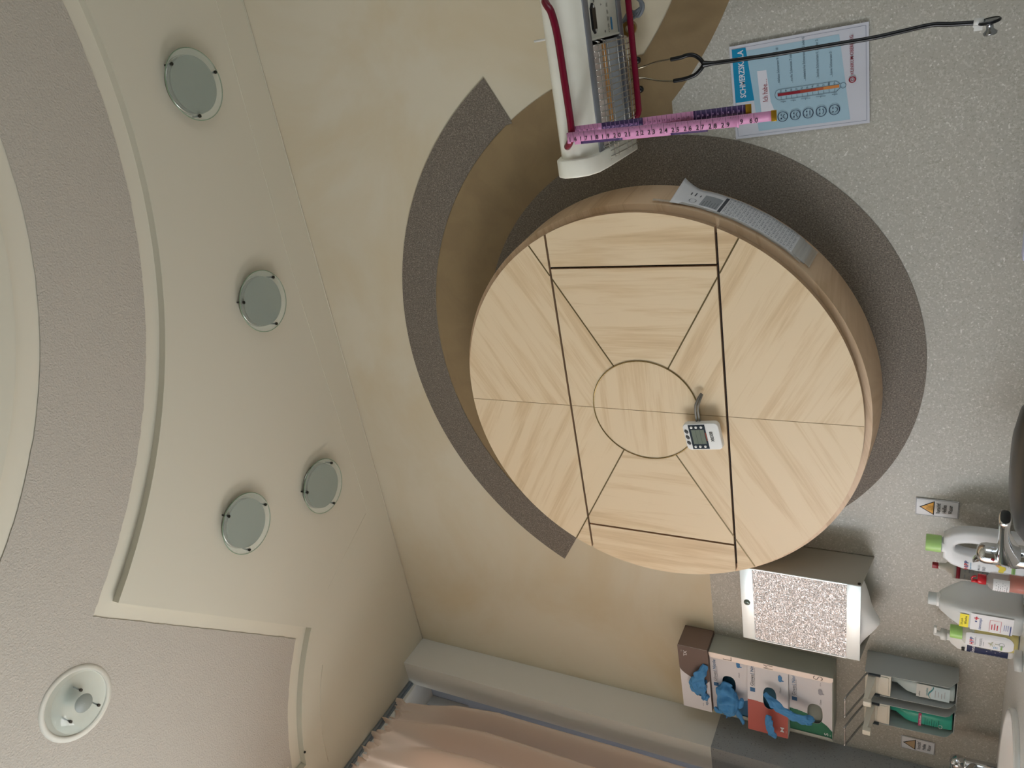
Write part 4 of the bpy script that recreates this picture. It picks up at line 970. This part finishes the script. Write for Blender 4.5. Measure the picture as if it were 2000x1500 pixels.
crumple('nitrile_glove', 'long blue glove trailing from the middle box across the lowest box', [(-2.045, 1.868, .425), (-2.05, 1.857, .41), (-2.075, 1.852, .385), (-2.095, 1.852, .352), (-2.11, 1.856, .318), (-2.115, 1.868, .292), (-2.115, 1.876, .278)], [.008, .013, .017, .018, .018, .016, .007], .006, 7.0, (-2.08, 1.86, .35),
        [([(-2.10, 1.860, .32), (-2.13, 1.864, .300), (-2.135, 1.872, .282)], .007)])
crumple('nitrile_glove', 'short blue glove tip hanging from the left end of the middle box opening', [(-2.14, 1.868, .415), (-2.155, 1.858, .414), (-2.18, 1.854, .410), (-2.205, 1.854, .404), (-2.215, 1.858, .396)], [.008, .011, .013, .011, .005], .006, 11.0, (-2.18, 1.86, .40))

# ================================================================== SOAP DISPENSERS
M_SIDE = mat('grey_side_plate', 'B2B8B8', .45, metal=.1); M_PUMP = mat('warm_white_pump', 'DAD6C8', .4)
def dispenser(xr, label, first=None):
    if first is not None:
        t = copy_tree(first); t.location = W(xr - .0425, 2, -.10); t['label'] = label; return t
    t = thing('soap_dispenser', label, 'soap dispenser', (xr - .0425, 2, -.10), 'wall soap dispensers'); xl = xr - .085
    prof = [(1.998, .137), (1.908, .137), (1.906, .13), (1.912, -.080), (1.918, -.090), (1.945, -.1075), (1.998, -.1075)]
    for k, xx in enumerate((xr - .0015, xl)):
        A = [(xx, y, z) for y, z in prof]; B = [(xx + .0015, y, z) for y, z in prof]; mb = MB(); mb.face(A); mb.face(B[::-1])
        for i in range(len(A)): mb.face([A[i], A[(i + 1) % len(A)], B[(i + 1) % len(B)], B[i]])
        build('side_plate', mb, M_SIDE, t)
    mb = MB(); mb.box(xl, xr, 1.996, 1.998, -.107, .137); mb.box(xl + .0015, xr - .0015, 1.93, 1.998, -.105, -.1035); build('back_plate', mb, M_SIDE, t)
    mb = MB(); mb.box(xl + .002, xr - .002, 1.909, 1.99, .066, .136, .002); mb.box(xl + .008, xr - .008, 1.9065, 1.910, .072, .100, .001)
    build('pump_block', mb, M_PUMP, t)
    mb = MB(); pts_top = [(-.036, 1.905), (.030, 1.905), (.016, 1.800), (-.016 + .004, 1.800)]
    cxm = (xl + xr) / 2
    V0 = [(cxm - .034, 1.908, .128), (cxm + .034, 1.908, .128), (cxm + .010, 1.835, .133), (cxm - .010, 1.835, .133)]; V1 = [(x, y, z - (.022 if y > 1.9 else .012)) for x, y, z in V0]
    mb.face(V0); mb.face(V1[::-1]); [mb.face([V0[i], V0[(i + 1) % 4], V1[(i + 1) % 4], V1[i]]) for i in range(4)]
    mb.box(cxm - .0095, cxm + .0095, 1.822, 1.838, .112, .134, .002); build('spout', mb, M_PUMP, t)
    mb = MB(); mb.tube(bez([(xr - .004, 1.925, .112), (xr - .003, 1.905, .128), (xr - .004, 1.895, .136), (xr - .004, 1.80, .176), (xr - .012, 1.791, .179), (cxm, 1.791, .179), (xl + .012, 1.791, .179), (xl + .004, 1.80, .176), (xl + .004, 1.895, .136), (xl + .003, 1.905, .128), (xl + .004, 1.925, .112)], 6), .0027, 10); build('arm_lever', mb, mat('lever_steel', '9A9C9C', .25, metal=.9), t)
    for xx in (xr - .0045, xl + .0005): mb = MB(); mb.box(xx, xx + .004, 1.899, 1.909, .094, .128, .001); build('pivot_clip', mb, mat('dark_clip', '3A4248', .5), t)
    return t
d1 = dispenser(-1.901, 'grey soap dispenser holding the pale bottle, the one nearer the towel dispenser')
d2 = dispenser(-2.018, 'grey soap dispenser holding the turquoise bottle, beside the faded warning sign', d1)
def soap_bottle(xc, body, label_fn, label, cat='bottle'):
    t = thing('soap_bottle', label, cat, (xc, 1.95, -.10), 'bottles inside the soap dispensers')
    mb = MB(); mb.lathe([(.029, 0), (.031, .004), (.031, .105), (.028, .122), (.015, .145), (.012, .150), (.012, .165)], (xc, 1.951, -.099), n=40, power=.7, sx=1, sy=.95); build('bottle_body', mb, body, t)
    pr = Print(planar((xc, 1.951 - .0300, -.099), (1, 0, 0), (0, 0, 1)), start=.0004); label_fn(pr); pr.build('printed_label', t)
def lab1(pr):
    pr.rect(-.025, .012, .025, .098, mat('pale_blue_label', 'BCD0D6', .4)); pr.rect(-.025, .060, .025, .098, mat('cream_label', 'CCCFCB', .4))
    tq = mat('teal_print', '2E7F85', .5); pr.text('stellisept', -.022, .088, .006, M_PDARK, width=.02); pr.text('sensitive', -.014, .068, .009, tq, width=.03)
    for k in range(10): pr.line((-.024 + k * .0048, .060 + .006 * math.sin(k * .5)), (-.024 + (k + 1) * .0048, .060 + .006 * math.sin((k + 1) * .5)), .0015 + .0006 * (5 - abs(k - 5)), tq)
    for k in range(4): pr.rect(-.016 + (k % 2) * .003, .048 - k * .008, .012 - (k % 3) * .004, .0495 - k * .008, M_PAPERG, keep=True)
def lab2(pr):
    pr.rect(-.026, .080, .026, .088, mat('magenta_label', 'A83E68', .5)); pr.text('sterillium', -.02, .0815, .006, mat('print_white', 'E6E6E8', .5), width=.036)
    for k in range(7): pr.rect(-.018 + (k % 2) * .003, .070 - k * .006, .012 - (k % 3) * .005, .0712 - k * .006, mat('dark_teal_print', '145A52', .5), keep=True)
    pr.ring(-.012, .030, .007, .0015, mat('print_white', 'E6E6E8', .5), 14, ry=.005)
soap_bottle(-1.9435, mat('milky_plastic', 'B4C3C4', .35), lab1, 'pale milky bottle with leaf label inside the dispenser nearer the towels')
soap_bottle(-2.0605, mat('turquoise_plastic', '2FA18C', .3), lab2, 'turquoise bottle with magenta band inside the dispenser')

# ================================================================== COUNTER WITH BASIN, TAPS
ZC = -.225
mb = MB()
basc, brx, bry = (-2.00, 1.655), .27, .195
b = shape2d([[(XL, 1.22), (1.3, 1.22), (1.3, 1.9978), (XL, 1.9978)], ellipse(basc, brx - .012, bry - .012, 48, 1)])
for v in b.verts: v.co.z = ZC
mb.absorb(b); 
mb.box(XL, 1.3, 1.22, 1.235, ZC - .04, ZC - .0001); mb.box(1.29, 1.3, 1.235, 1.9978, ZC - .04, ZC - .0001)
build('worktop', mb, mat('pale_worktop', 'D9DBDA', .25, speck=[('E6E8E8', 150, .62), ('C9CBCA', 200, .62)]), at=(-.5, 1.6, ZC), label='pale worktop along the wall under bottles and taps', cat='worktop', recalc=False)
mb = MB(); mb.box(XL + .001, 1.28, 1.27, 1.9978, ZF + .08, ZC - .19); mb.box(XL + .001, -2.30, 1.27, 1.99, ZC - .19, ZC - .005); mb.box(1.25, 1.28, 1.27, 1.99, ZC - .19, ZC - .005); mb.box(XL + .001, 1.28, 1.25, 1.27, ZF + .08, ZC - .041)
bc = build('base_cabinet', mb, mat('pale_cabinet_front', 'C9BFA9', .5), at=(-.5, 1.6, ZF), label='long base cabinet carrying the pale worktop', cat='cabinet')
mb = MB(); mb.box(XL + .001, 1.27, 1.32, 1.99, ZF, ZF + .08); build('plinth', mb, M_LGREY, bc)
mb = MB()
mb.lathe([(1.0, .0), (1.0, .010), (.975, .014), (.94, .010), (.90, -.02), (.80, -.10), (.5, -.145), (.08, -.15)], (basc[0], basc[1], ZC), n=72, sx=brx, sy=bry, caps=False); 
bz = thing('wash_basin', 'white oval wash basin set in the worktop at the window end', 'basin', (basc[0], basc[1], ZC))
build('bowl', mb, mat('white_ceramic', 'EEF0F0', .12, coat=.5), bz, recalc=True)
mb = MB(); mb.lathe([(.022, -.150), (.022, -.147), (.016, -.146), (.001, -.1465)], (basc[0], basc[1], ZC), n=24); build('drain', mb, M_CHROME, bz)
# tap by the bottles
tp_ = thing('chrome_tap', 'chrome lever tap in front of the big white jug', 'tap', (-1.262, 1.71, ZC))
mb = MB()
mb.lathe([(.029, 0), (.029, .004), (.026, .008), (.0255, .05), (.0265, .058)], (-1.262, 1.71, ZC), n=36)
rg = []
d_ = (Vector((-1.065, 1.570, 0)) - Vector((-1.27, 1.715, 0))).normalized(); sd_ = Vector((-d_.y, d_.x, 0))
for k in range(21):
    f = k / 20; c_ = Vector((-1.283, 1.724, 0)).lerp(Vector((-1.062, 1.568, 0)), f)
    top = -.1415 + .012 * f ** 2; bot = -.150 - .058 * (1 - f) ** 2.2 - .003; w_ = .0255 - .0085 * f
    if k == 0: w_ *= .5; top -= .01
    if k == 20: w_ *= .85; top -= .003; bot += .002
    mz, hz_ = (top + bot) / 2, (top - bot) / 2
    rg.append([c_ + sd_ * (w_ * math.copysign(abs(math.cos(a)) ** .7, math.cos(a))) + Vector((0, 0, mz + hz_ * math.copysign(abs(math.sin(a)) ** .7, math.sin(a)))) for a in [2 * PI * q / 28 for q in range(28)]])
mb.rings(rg)
build('body', mb, M_CHROME, tp_)
mb = MB(); mb.cyl((-1.074, 1.577, -.132), (-1.074, 1.577, -.149), .0105, 24); build('aerator', mb, M_STEEL, tp_)
mb = MB()
mb.lathe([(.0235, 0), (.0245, .004), (.0245, .026), (.022, .036), (.014, .043), (.001, .045)], (-1.2635, 1.71, -.150), n=36)
mb.tube(bez([(-1.262, 1.705, -.121), (-1.282, 1.715, -.110), (-1.298, 1.728, -.104), (-1.310, 1.740, -.104)], 6), [.012 - .006 * i / 18 for i in range(19)], 16, ell=(.5, 1.1))
build('lever', mb, M_CHROME, tp_)
mb = MB(); mb.lathe([(.0038, 0), (.0036, .0012), (.001, .0016)], (-1.2635 + .002, 1.71 - .0243, -.137), axis=(.08, -1, 0), n=16); build('hot_mark', mb, mat('red_dot', '8A1420', .3), tp_)
t2 = thing('chrome_tap', 'chrome tap behind the oval wash basin near the window', 'tap', (-2.16, 1.885, ZC))
mb = MB(); mb.lathe([(.026, 0), (.026, .005), (.021, .01), (.019, .085), (.021, .09)], (-2.16, 1.885, ZC), n=32)
mb.tube(bez([(-2.16, 1.885, -.165), (-2.14, 1.85, -.150), (-2.11, 1.80, -.143), (-2.09, 1.765, -.146)], 8), .013, 20); build('body', mb, M_CHROME, t2)
mb = MB(); mb.lathe([(.021, 0), (.022, .02), (.016, .032), (.001, .036)], (-2.16, 1.885, -.133), n=32); mb.box(-2.166, -2.154, 1.82, 1.885, -.104, -.098, .002); build('lever', mb, M_CHROME, t2)

# ================================================================== BOTTLES ON THE WORKTOP
def cap_at(c, r, h, col, name, parent, power=1, ribs=False):
    mb = MB(); mb.lathe([(r, 0), (r, h * .94), (r * .93, h), (.0005, h)], c, n=36); return build(name, mb, col, parent, shade=.7)
M_GREEN = mat('light_green_cap', 'B2DE8A', .35); M_JUG = mat('white_jug_plastic', 'E4E6E8', .3)
HI_R = mat('logo_red_print', 'C02A3A', .5); HI_B = mat('logo_blue_print', '243E80', .5); HI_L = mat('logo_light_print', '4B9AC8', .5)
def hipp(pr, u, v, s):
    """four coloured letters"""
    for ch, du, m_ in (('H', 0, HI_R), ('i', .62, HI_L), ('P', .90, HI_R), ('P', 1.42, HI_B)): pr.text(ch, u + du * s, v, s, m_, bold=.03); pr.lift -= pr.step
    pr.lift += pr.step
# jug with a handle slot
jx, jy = -1.398, 1.905
jg = thing('handled_jug', 'big white jug bottle with green cap and handle slot behind the chrome tap', 'jug', (jx, jy, ZC))
ja = math.radians(6)
def JW(v, cx_=jx, cy_=jy, ang_=ja): 
    return Vector((cx_ + v.x * math.cos(ang_) - v.y * math.sin(ang_), cy_ + v.x * math.sin(ang_) + v.y * math.cos(ang_), v.z))
outl = [(-.052, .012), (-.044, .004), (.044, .004), (.052, .012)] + [(.052 * math.cos(t_) ** .8 if t_ < PI / 2 - .01 else 0, .135 + .047 * math.sin(t_)) for t_ in [PI / 2 * k / 8 for k in range(8)]]
outl = [(a_ * .86, b_) for a_, b_ in [(-.054, .010), (-.048, .004), (.048, .004), (.054, .010), (.056, .10), (.054, .135), (.046, .158), (.030, .174), (.008, .174), (.007, .180), (-.007, .180), (-.008, .174), (-.030, .174), (-.046, .158), (-.054, .135), (-.056, .10)]]
slot = [(.006 + .024 * math.copysign(abs(math.cos(t_)) ** .8, math.cos(t_)), .108 + .056 * math.copysign(abs(math.sin(t_)) ** .9, math.sin(t_))) for t_ in [2 * PI * k / 28 for k in range(28)]]
b = shape2d([outl, slot], .0125, .0085, 4)
for v in b.verts: v.co = JW(Vector((v.co.x, v.co.z, v.co.y + ZC)))
mb = MB(); mb.absorb(b, 0, True); build('jug_body', mb, M_JUG, jg, shade=.9)
cap_at((jx, jy, ZC + .187), .0222, .036, M_GREEN, 'cap', jg)
jn = Vector((math.sin(ja), -math.cos(ja), 0)); ju = Vector((math.cos(ja), math.sin(ja), 0))
pr = Print(planar(Vector((jx, jy, ZC)) + jn * .0212, ju, (0, 0, 1)), start=.0006)
hipp(pr, -.052, .124, .013); pr.text('BABYSANFT', -.050, .117, .005, HI_L, width=.02)
pr.text('MILD', -.050, .098, .007, M_PAPERG, width=.016); pr.text('BAD', -.050, .086, .010, M_PAPERG, width=.012)
yl = mat('yellow_print', 'E8D33C', .5); og = mat('apricot_print', 'E0A75C', .5)
for (a, b_, r) in ((-.044, .052, .006), (-.036, .049, .007), (-.030, .056, .005)): pr.disc(a, b_, r, yl, 14)
pr.disc(-.026, .060, .0055, og, 14); pr.disc(-.020, .057, .004, og, 14); pr.rect(-.048, .022, -.026, .030, mat('print_green', '8DB867', .5)); pr.text('sensitiv', -.046, .024, .004, M_INK, width=.018)
pr.build('label_print', jg)
# tall dispenser tube with red tip, slim
gx_, gy_ = -1.508, 1.955
gb = thing('nozzle_bottle', 'grey labelled bottle with white nozzle and dark red tip', 'bottle', (gx_, gy_, ZC))
mb = MB(); mb.lathe([(.026, 0), (.0265, .004), (.0265, .148)], (gx_, gy_, ZC), n=36); build('bottle_body', mb, mat('grey_label_print', 'A7A9A8', .45), gb)
mb = MB(); mb.lathe([(.0268, .138), (.0268, .147)], (gx_, gy_, ZC), n=36); build('red_band', mb, mat('crimson_band', 'A8283E', .45), gb)
mb = MB(); mb.lathe([(.0272, .147), (.0272, .155), (.017, .157), (.013, .170), (.010, .171), (.0085, .186), (.0062, .188), (.0050, .196)], (gx_, gy_, ZC), n=32); build('nozzle', mb, mat('milk_white_nozzle', 'D8D8D2', .4), gb)
mb = MB(); mb.box(gx_ - .0062, gx_ + .0062, gy_ - .0062, gy_ + .0062, ZC + .189, ZC + .204, .001); build('red_tip', mb, mat('dark_red_plastic', '9C1B2A', .35), gb)
cylm = lambda c, r: (lambda a, b_, l: Vector((c[0] + (r + l) * math.sin(a / r), c[1] - (r + l) * math.cos(a / r), c[2] + b_)))
pr = Print(cylm((gx_, gy_, ZC), .0265), start=.0004)
for k in range(11):
    for j in range(3): pr.rect(-.030 + j * .020, .126 - k * .010, -.030 + j * .020 + .014 - (k % 3) * .003, .1285 - k * .010, M_PAPERG, nu=3, keep=True)
pr.build('label_print', gb)
# small orange bottle with red spout in front
ox, oy = -1.412, 1.802
ob_ = thing('orange_disinfectant_bottle', 'small clear bottle of orange liquid with bright red flip spout', 'bottle', (ox, oy, ZC))
mb = MB(); mb.lathe([(.0215, 0), (.0225, .004), (.0225, .070), (.020, .080), (.010, .086), (.0095, .092)], (ox, oy, ZC), n=36); build('bottle_body', mb, mat('clear_plastic_orange', 'DDD3CF', .2, alpha=.3), ob_)
mb = MB(); mb.lathe([(.0200, .002), (.0208, .006), (.0208, .040)], (ox, oy, ZC), n=32); build('liquid', mb, mat('orange_liquid', 'CC4C14', .2), ob_)
mb = MB(); mb.lathe([(.0125, .088), (.0125, .104), (.0115, .106), (.0005, .106)], (ox, oy, ZC), n=30)
mb.tube([Vector((ox + .002 + .0075 * math.cos(a), oy - .004, ZC + .110 + .0085 * math.sin(a))) for a in [PI * k / 12 - .1 for k in range(13)]], .0021, 8); mb.cyl((ox - .005, oy - .004, ZC + .104), (ox - .005, oy - .004, ZC + .119), .0042, 16); build('red_spout', mb, mat('bright_red_plastic', 'D12A34', .3), ob_)
pr = Print(cylm((ox, oy, ZC), .0225), start=.0006)
pr.rect(-.030, .040, .020, .074, mat('print_white', 'E6E6E8', .5), nu=14)
for k in range(6): pr.rect(-.020 + (k % 2) * .002, .067 - k * .0045, .012 - (k % 3) * .004, .0682 - k * .0045, M_PDARK, nu=4, keep=True)
for a, b_ in (((-.026, .050), (-.018, .058)), ((-.026, .050), (-.018, .042)), ((-.018, .058), (-.010, .050)), ((-.018, .042), (-.010, .050))): pr.line(a, b_, .0012, HI_R)
pr.build('label_print', ob_)
# square translucent canister
sx_, sy_ = -1.543, 1.858; sa_ = math.radians(-10)
cn = thing('disinfectant_canister', 'translucent white canister with yellow sticker and white label', 'bottle', (sx_, sy_, ZC))
M_TRL = mat('translucent_plastic', 'E6EAE9', .35, alpha=.75)
prof = [(.95, 0), (1, .004), (1, .115), (.97, .135), (.80, .158), (.52, .178), (.40, .184)]
mb = MB(); rings = []
def sq(c, hx_, hy_, z, rot, power=.35, n=48):
    out = []
    for j in range(n):
        t_ = 2 * PI * j / n; a = math.copysign(abs(math.cos(t_)) ** power, math.cos(t_)) * hx_; b_ = math.copysign(abs(math.sin(t_)) ** power, math.sin(t_)) * hy_
        out.append(Vector((c[0] + a * math.cos(rot) - b_ * math.sin(rot), c[1] + a * math.sin(rot) + b_ * math.cos(rot), z)))
    return out
mb.rings([sq((sx_, sy_), .040 * k, .052 * k, ZC + z, sa_, .35 if k > .9 else .6) for k, z in prof]); build('bottle_body', mb, M_TRL, cn, shade=.9)
cap_at((sx_, sy_, ZC + .180), .0185, .010, M_WHITE, 'collar', cn); cap_at((sx_, sy_, ZC + .188), .0165, .022, mat('grey_white_cap', 'CDD2D2', .4), 'cap', cn)
su = Vector((math.cos(sa_), math.sin(sa_), 0)); sn = Vector((math.sin(sa_), -math.cos(sa_), 0))
pr = Print(planar(Vector((sx_, sy_, ZC)) + sn * .0525, su, (0, 0, 1)), start=.0006)
pr.rect(-.032, .020, .030, .112, mat('print_white', 'E6E6E8', .5))
pr.rect(-.028, .116, .022, .136, mat('sticker_yellow', 'F2E33A', .5)); pr.text('20 ppb', -.020, .129, .006, M_INK, width=.026); pr.text('Woche', -.016, .120, .008, M_INK, width=.032)
pr.text('sanosept', -.027, .088, .010, mat('muted_blue_print', '6C7FB0', .5), width=.044); pr.rect(.008, .098, .020, .1015, HI_R); pr.rect(.0125, .0945, .0155, .105, HI_R); pr.disc(.002, .100, .0025, HI_B, 12)
for k in range(3): pr.rect(-.020, .064 - k * .006, .0 + (k % 2) * .004, .0662 - k * .006, HI_R)
for a, b_ in (((-.026, .070), (.016, .070)), ((.016, .070), (.016, .046)), ((.016, .046), (-.026, .046))): pr.line(a, b_, .0008, HI_R)
for k in range(3): pr.rect(-.016, .038 - k * .004, .006, .0392 - k * .004, mat('muted_blue_print', '6C7FB0', .5))
pr.rect(-.032, .024, .004, .0262, HI_B)
pr.build('label_print', cn)
# baby oil bottle
bx_, by_ = -1.628, 1.842; ba = math.radians(0)
bo = thing('baby_oil_bottle', 'clear bottle of yellow oil with green cap and oval white label', 'bottle', (bx_, by_, ZC))
mb = MB(); mb.rings([sq((bx_, by_), .034 * k, .021 * k, ZC + z, ba, .75) for k, z in ((.85, 0), (.97, .004), (1, .02), (1, .085), (.96, .105), (.80, .120), (.5, .128))]); build('bottle_body', mb, mat('clear_bottle_plastic', 'D9DECC', .15, alpha=.28), bo)
mb = MB(); mb.rings([sq((bx_, by_), .032 * k, .0195 * k, ZC + z, ba, .75) for k, z in ((.80, .002), (.96, .006), (1, .02), (1, .085), (.97, .098))]); build('oil', mb, mat('yellow_oil', 'DCC440', .2), bo)
cap_at((bx_, by_, ZC + .126), .0175, .028, mat('fresh_green_cap', 'A6D477', .35), 'cap', bo)
bu = Vector((math.cos(ba), math.sin(ba), 0)); bn = Vector((math.sin(ba), -math.cos(ba), 0))
def bmap(a, b_, l): 
    yy = .021 * max(.05, 1 - (abs(a) / .036) ** 2.3) ** .5; return Vector((bx_, by_, ZC + b_)) + bu * a + bn * (yy + l)
pr = Print(bmap, start=.0012)
rows_ = [(.012, .010), (.016, .017), (.022, .0215), (.032, .024), (.06, .024), (.108, .022), (.118, .020)]
for (z0_, w0), (z1_, w1) in zip(rows_, rows_[1:]):
    for k in range(8):
        f0, f1 = -1 + k / 4, -1 + (k + 1) / 4; pr.poly([(w0 * f0, z0_), (w0 * f1, z0_), (w1 * f1, z1_), (w1 * f0, z1_)], mat('print_white', 'E6E6E8', .5), keep=True)
pr.lift += .0003
hipp(pr, -.014, .100, .013); pr.text('BABYSANFT', -.014, .095, .004, M_PAPERG, width=.026); pr.text('PFLEGE\u00d6L', -.016, .082, .007, M_PAPERG, width=.028); pr.text('sensitiv', -.012, .077, .004, M_PAPERG, width=.014)
ol = mat('olive_print', 'A8A873', .6)
for k in range(26):
    a = random.uniform(0, 2 * PI); r = random.uniform(.001, .010); pr.disc(r * math.cos(a), .060 + r * math.sin(a) * .8, .0009, ol, 6); pr.lift -= pr.step
pr.lift += pr.step; pr.line((0, .052), (.001, .044), .0014, ol); pr.ring(.001, .038, .006, .0010, M_PAPERG, 18); pr.rect(-.018, .036, .0 - .002, .040, _M['print_green'])
for k in range(3): pr.rect(-.016, .054 - k * .0035, -.008, .0552 - k * .0035, HI_L, keep=True)
pr.build('label_print', bo)
# white and navy lotion bottle behind
lx, ly = -1.728, 1.935; la = math.radians(-4)
lo = thing('lotion_bottle', 'white bottle with navy blue label, behind the yellow oil bottle', 'bottle', (lx, ly, ZC))
mb = MB(); mb.rings([sq((lx, ly), .036 * k, .024 * k, ZC + z, la, .7) for k, z in ((.92, 0), (1, .004), (1, .115), (.93, .130), (.6, .146), (.42, .150), (.42, .160))]); build('bottle_body', mb, M_WHITE, lo)
mb = MB(); mb.lathe([(.016, .158), (.016, .172), (.008, .174), (.0065, .188), (.001, .189)], (lx, ly, ZC), n=28); mb.box(lx - .006, lx + .024, ly - .005, ly + .005, ZC + .182, ZC + .190, .002); build('nozzle', mb, M_WHITE, lo)
lu = Vector((math.cos(la), math.sin(la), 0)); ln_ = Vector((math.sin(la), -math.cos(la), 0))
pr = Print(lambda a, b_, l: Vector((lx, ly, ZC + b_)) + lu * a + ln_ * (.024 * max(.05, 1 - (abs(a) / .038) ** 3.2) ** .5 + l), start=.0014)
for k in range(12): f0, f1 = -.033 + .0055 * k, -.033 + .0055 * (k + 1); pr.rect(f0, .012, f1, .108, mat('navy_label', '1E2B52', .4), keep=True)
pr.lift += .0003
pr.text('Sena', -.028, .090, .012, _M['print_white'], width=.03, rot=0, shear=.2)
for k in range(4): pr.rect(-.026, .060 - k * .010, -.008 + (k % 2) * .006, .063 - k * .010, M_PAPERG, keep=True)
for k in range(2): pr.rect(-.027 + k * .010, .113, -.020 + k * .010, .121, M_INK, keep=True)
pr.build('label_print', lo)
# clear jar at the very front
jj = thing('clear_jar', 'small translucent container in front of the oil bottle', 'jar', (-1.585, 1.745, ZC))
mb = MB(); mb.lathe([(.026, 0), (.028, .003), (.028, .030), (.030, .032), (.030, .038), (.001, .038)], (-1.60, 1.735, ZC - .018), n=32) if False else mb.lathe([(.024, 0), (.026, .003), (.026, .016), (.001, .018)], (-1.60, 1.745, ZC), n=32); build('jar_body', mb, mat('frosted_clear_plastic', 'D4D8D6', .3, alpha=.6), jj)
# wipes pack near the right edge
wp = thing('wipes_pack', 'white and lilac pack standing against the wall at the right end', 'pack', (-.55, 1.92, ZC))
mb = MB(); mb.box(-.640, -.475, 1.90, 1.975, ZC, -.1575, .010, seg=3); build('wrapper', mb, mat('white_foil_wrapper', 'E6E9F2', .3, bump=(30, .4, .004)), wp)
pr = Print(planar((-.558, 1.8995, ZC), (1, 0, 0), (0, 0, 1)), start=.0005)
pr.rect(-.070, .018, .03, .056, mat('lilac_print', 'A9A4D6', .5)); pr.rect(.045, .02, .070, .058, mat('pale_lilac_print', 'B9BEE2', .5)); pr.build('wrapper_print', wp)
mb = MB(); mb.box(-.635, -.545, 1.915, 1.965, -.161, -.1525, .003); build('lid', mb, mat('pale_lilac_lid', 'C6C8E6', .4), wp)
# black bowl with chrome rim
bl = thing('black_bowl', 'large black round bowl turned over with chrome rim on the worktop', 'bowl', (-.855, 1.42, ZC))
mb = MB(); mb.lathe([(.151, .012), (.150, .036), (.138, .064), (.111, .085), (.071, .094), (.001, .097)], (-.855, 1.42, ZC), n=64, caps=False); build('shell', mb, mat('matt_black_shell', '20262C', .35), bl)
mb = MB(); mb.lathe([(.147, 0), (.1535, .002), (.1545, .010), (.150, .014), (.145, .010), (.145, 0)], (-.855, 1.42, ZC), n=64, caps=False); build('chrome_rim', mb, M_CHROME, bl)
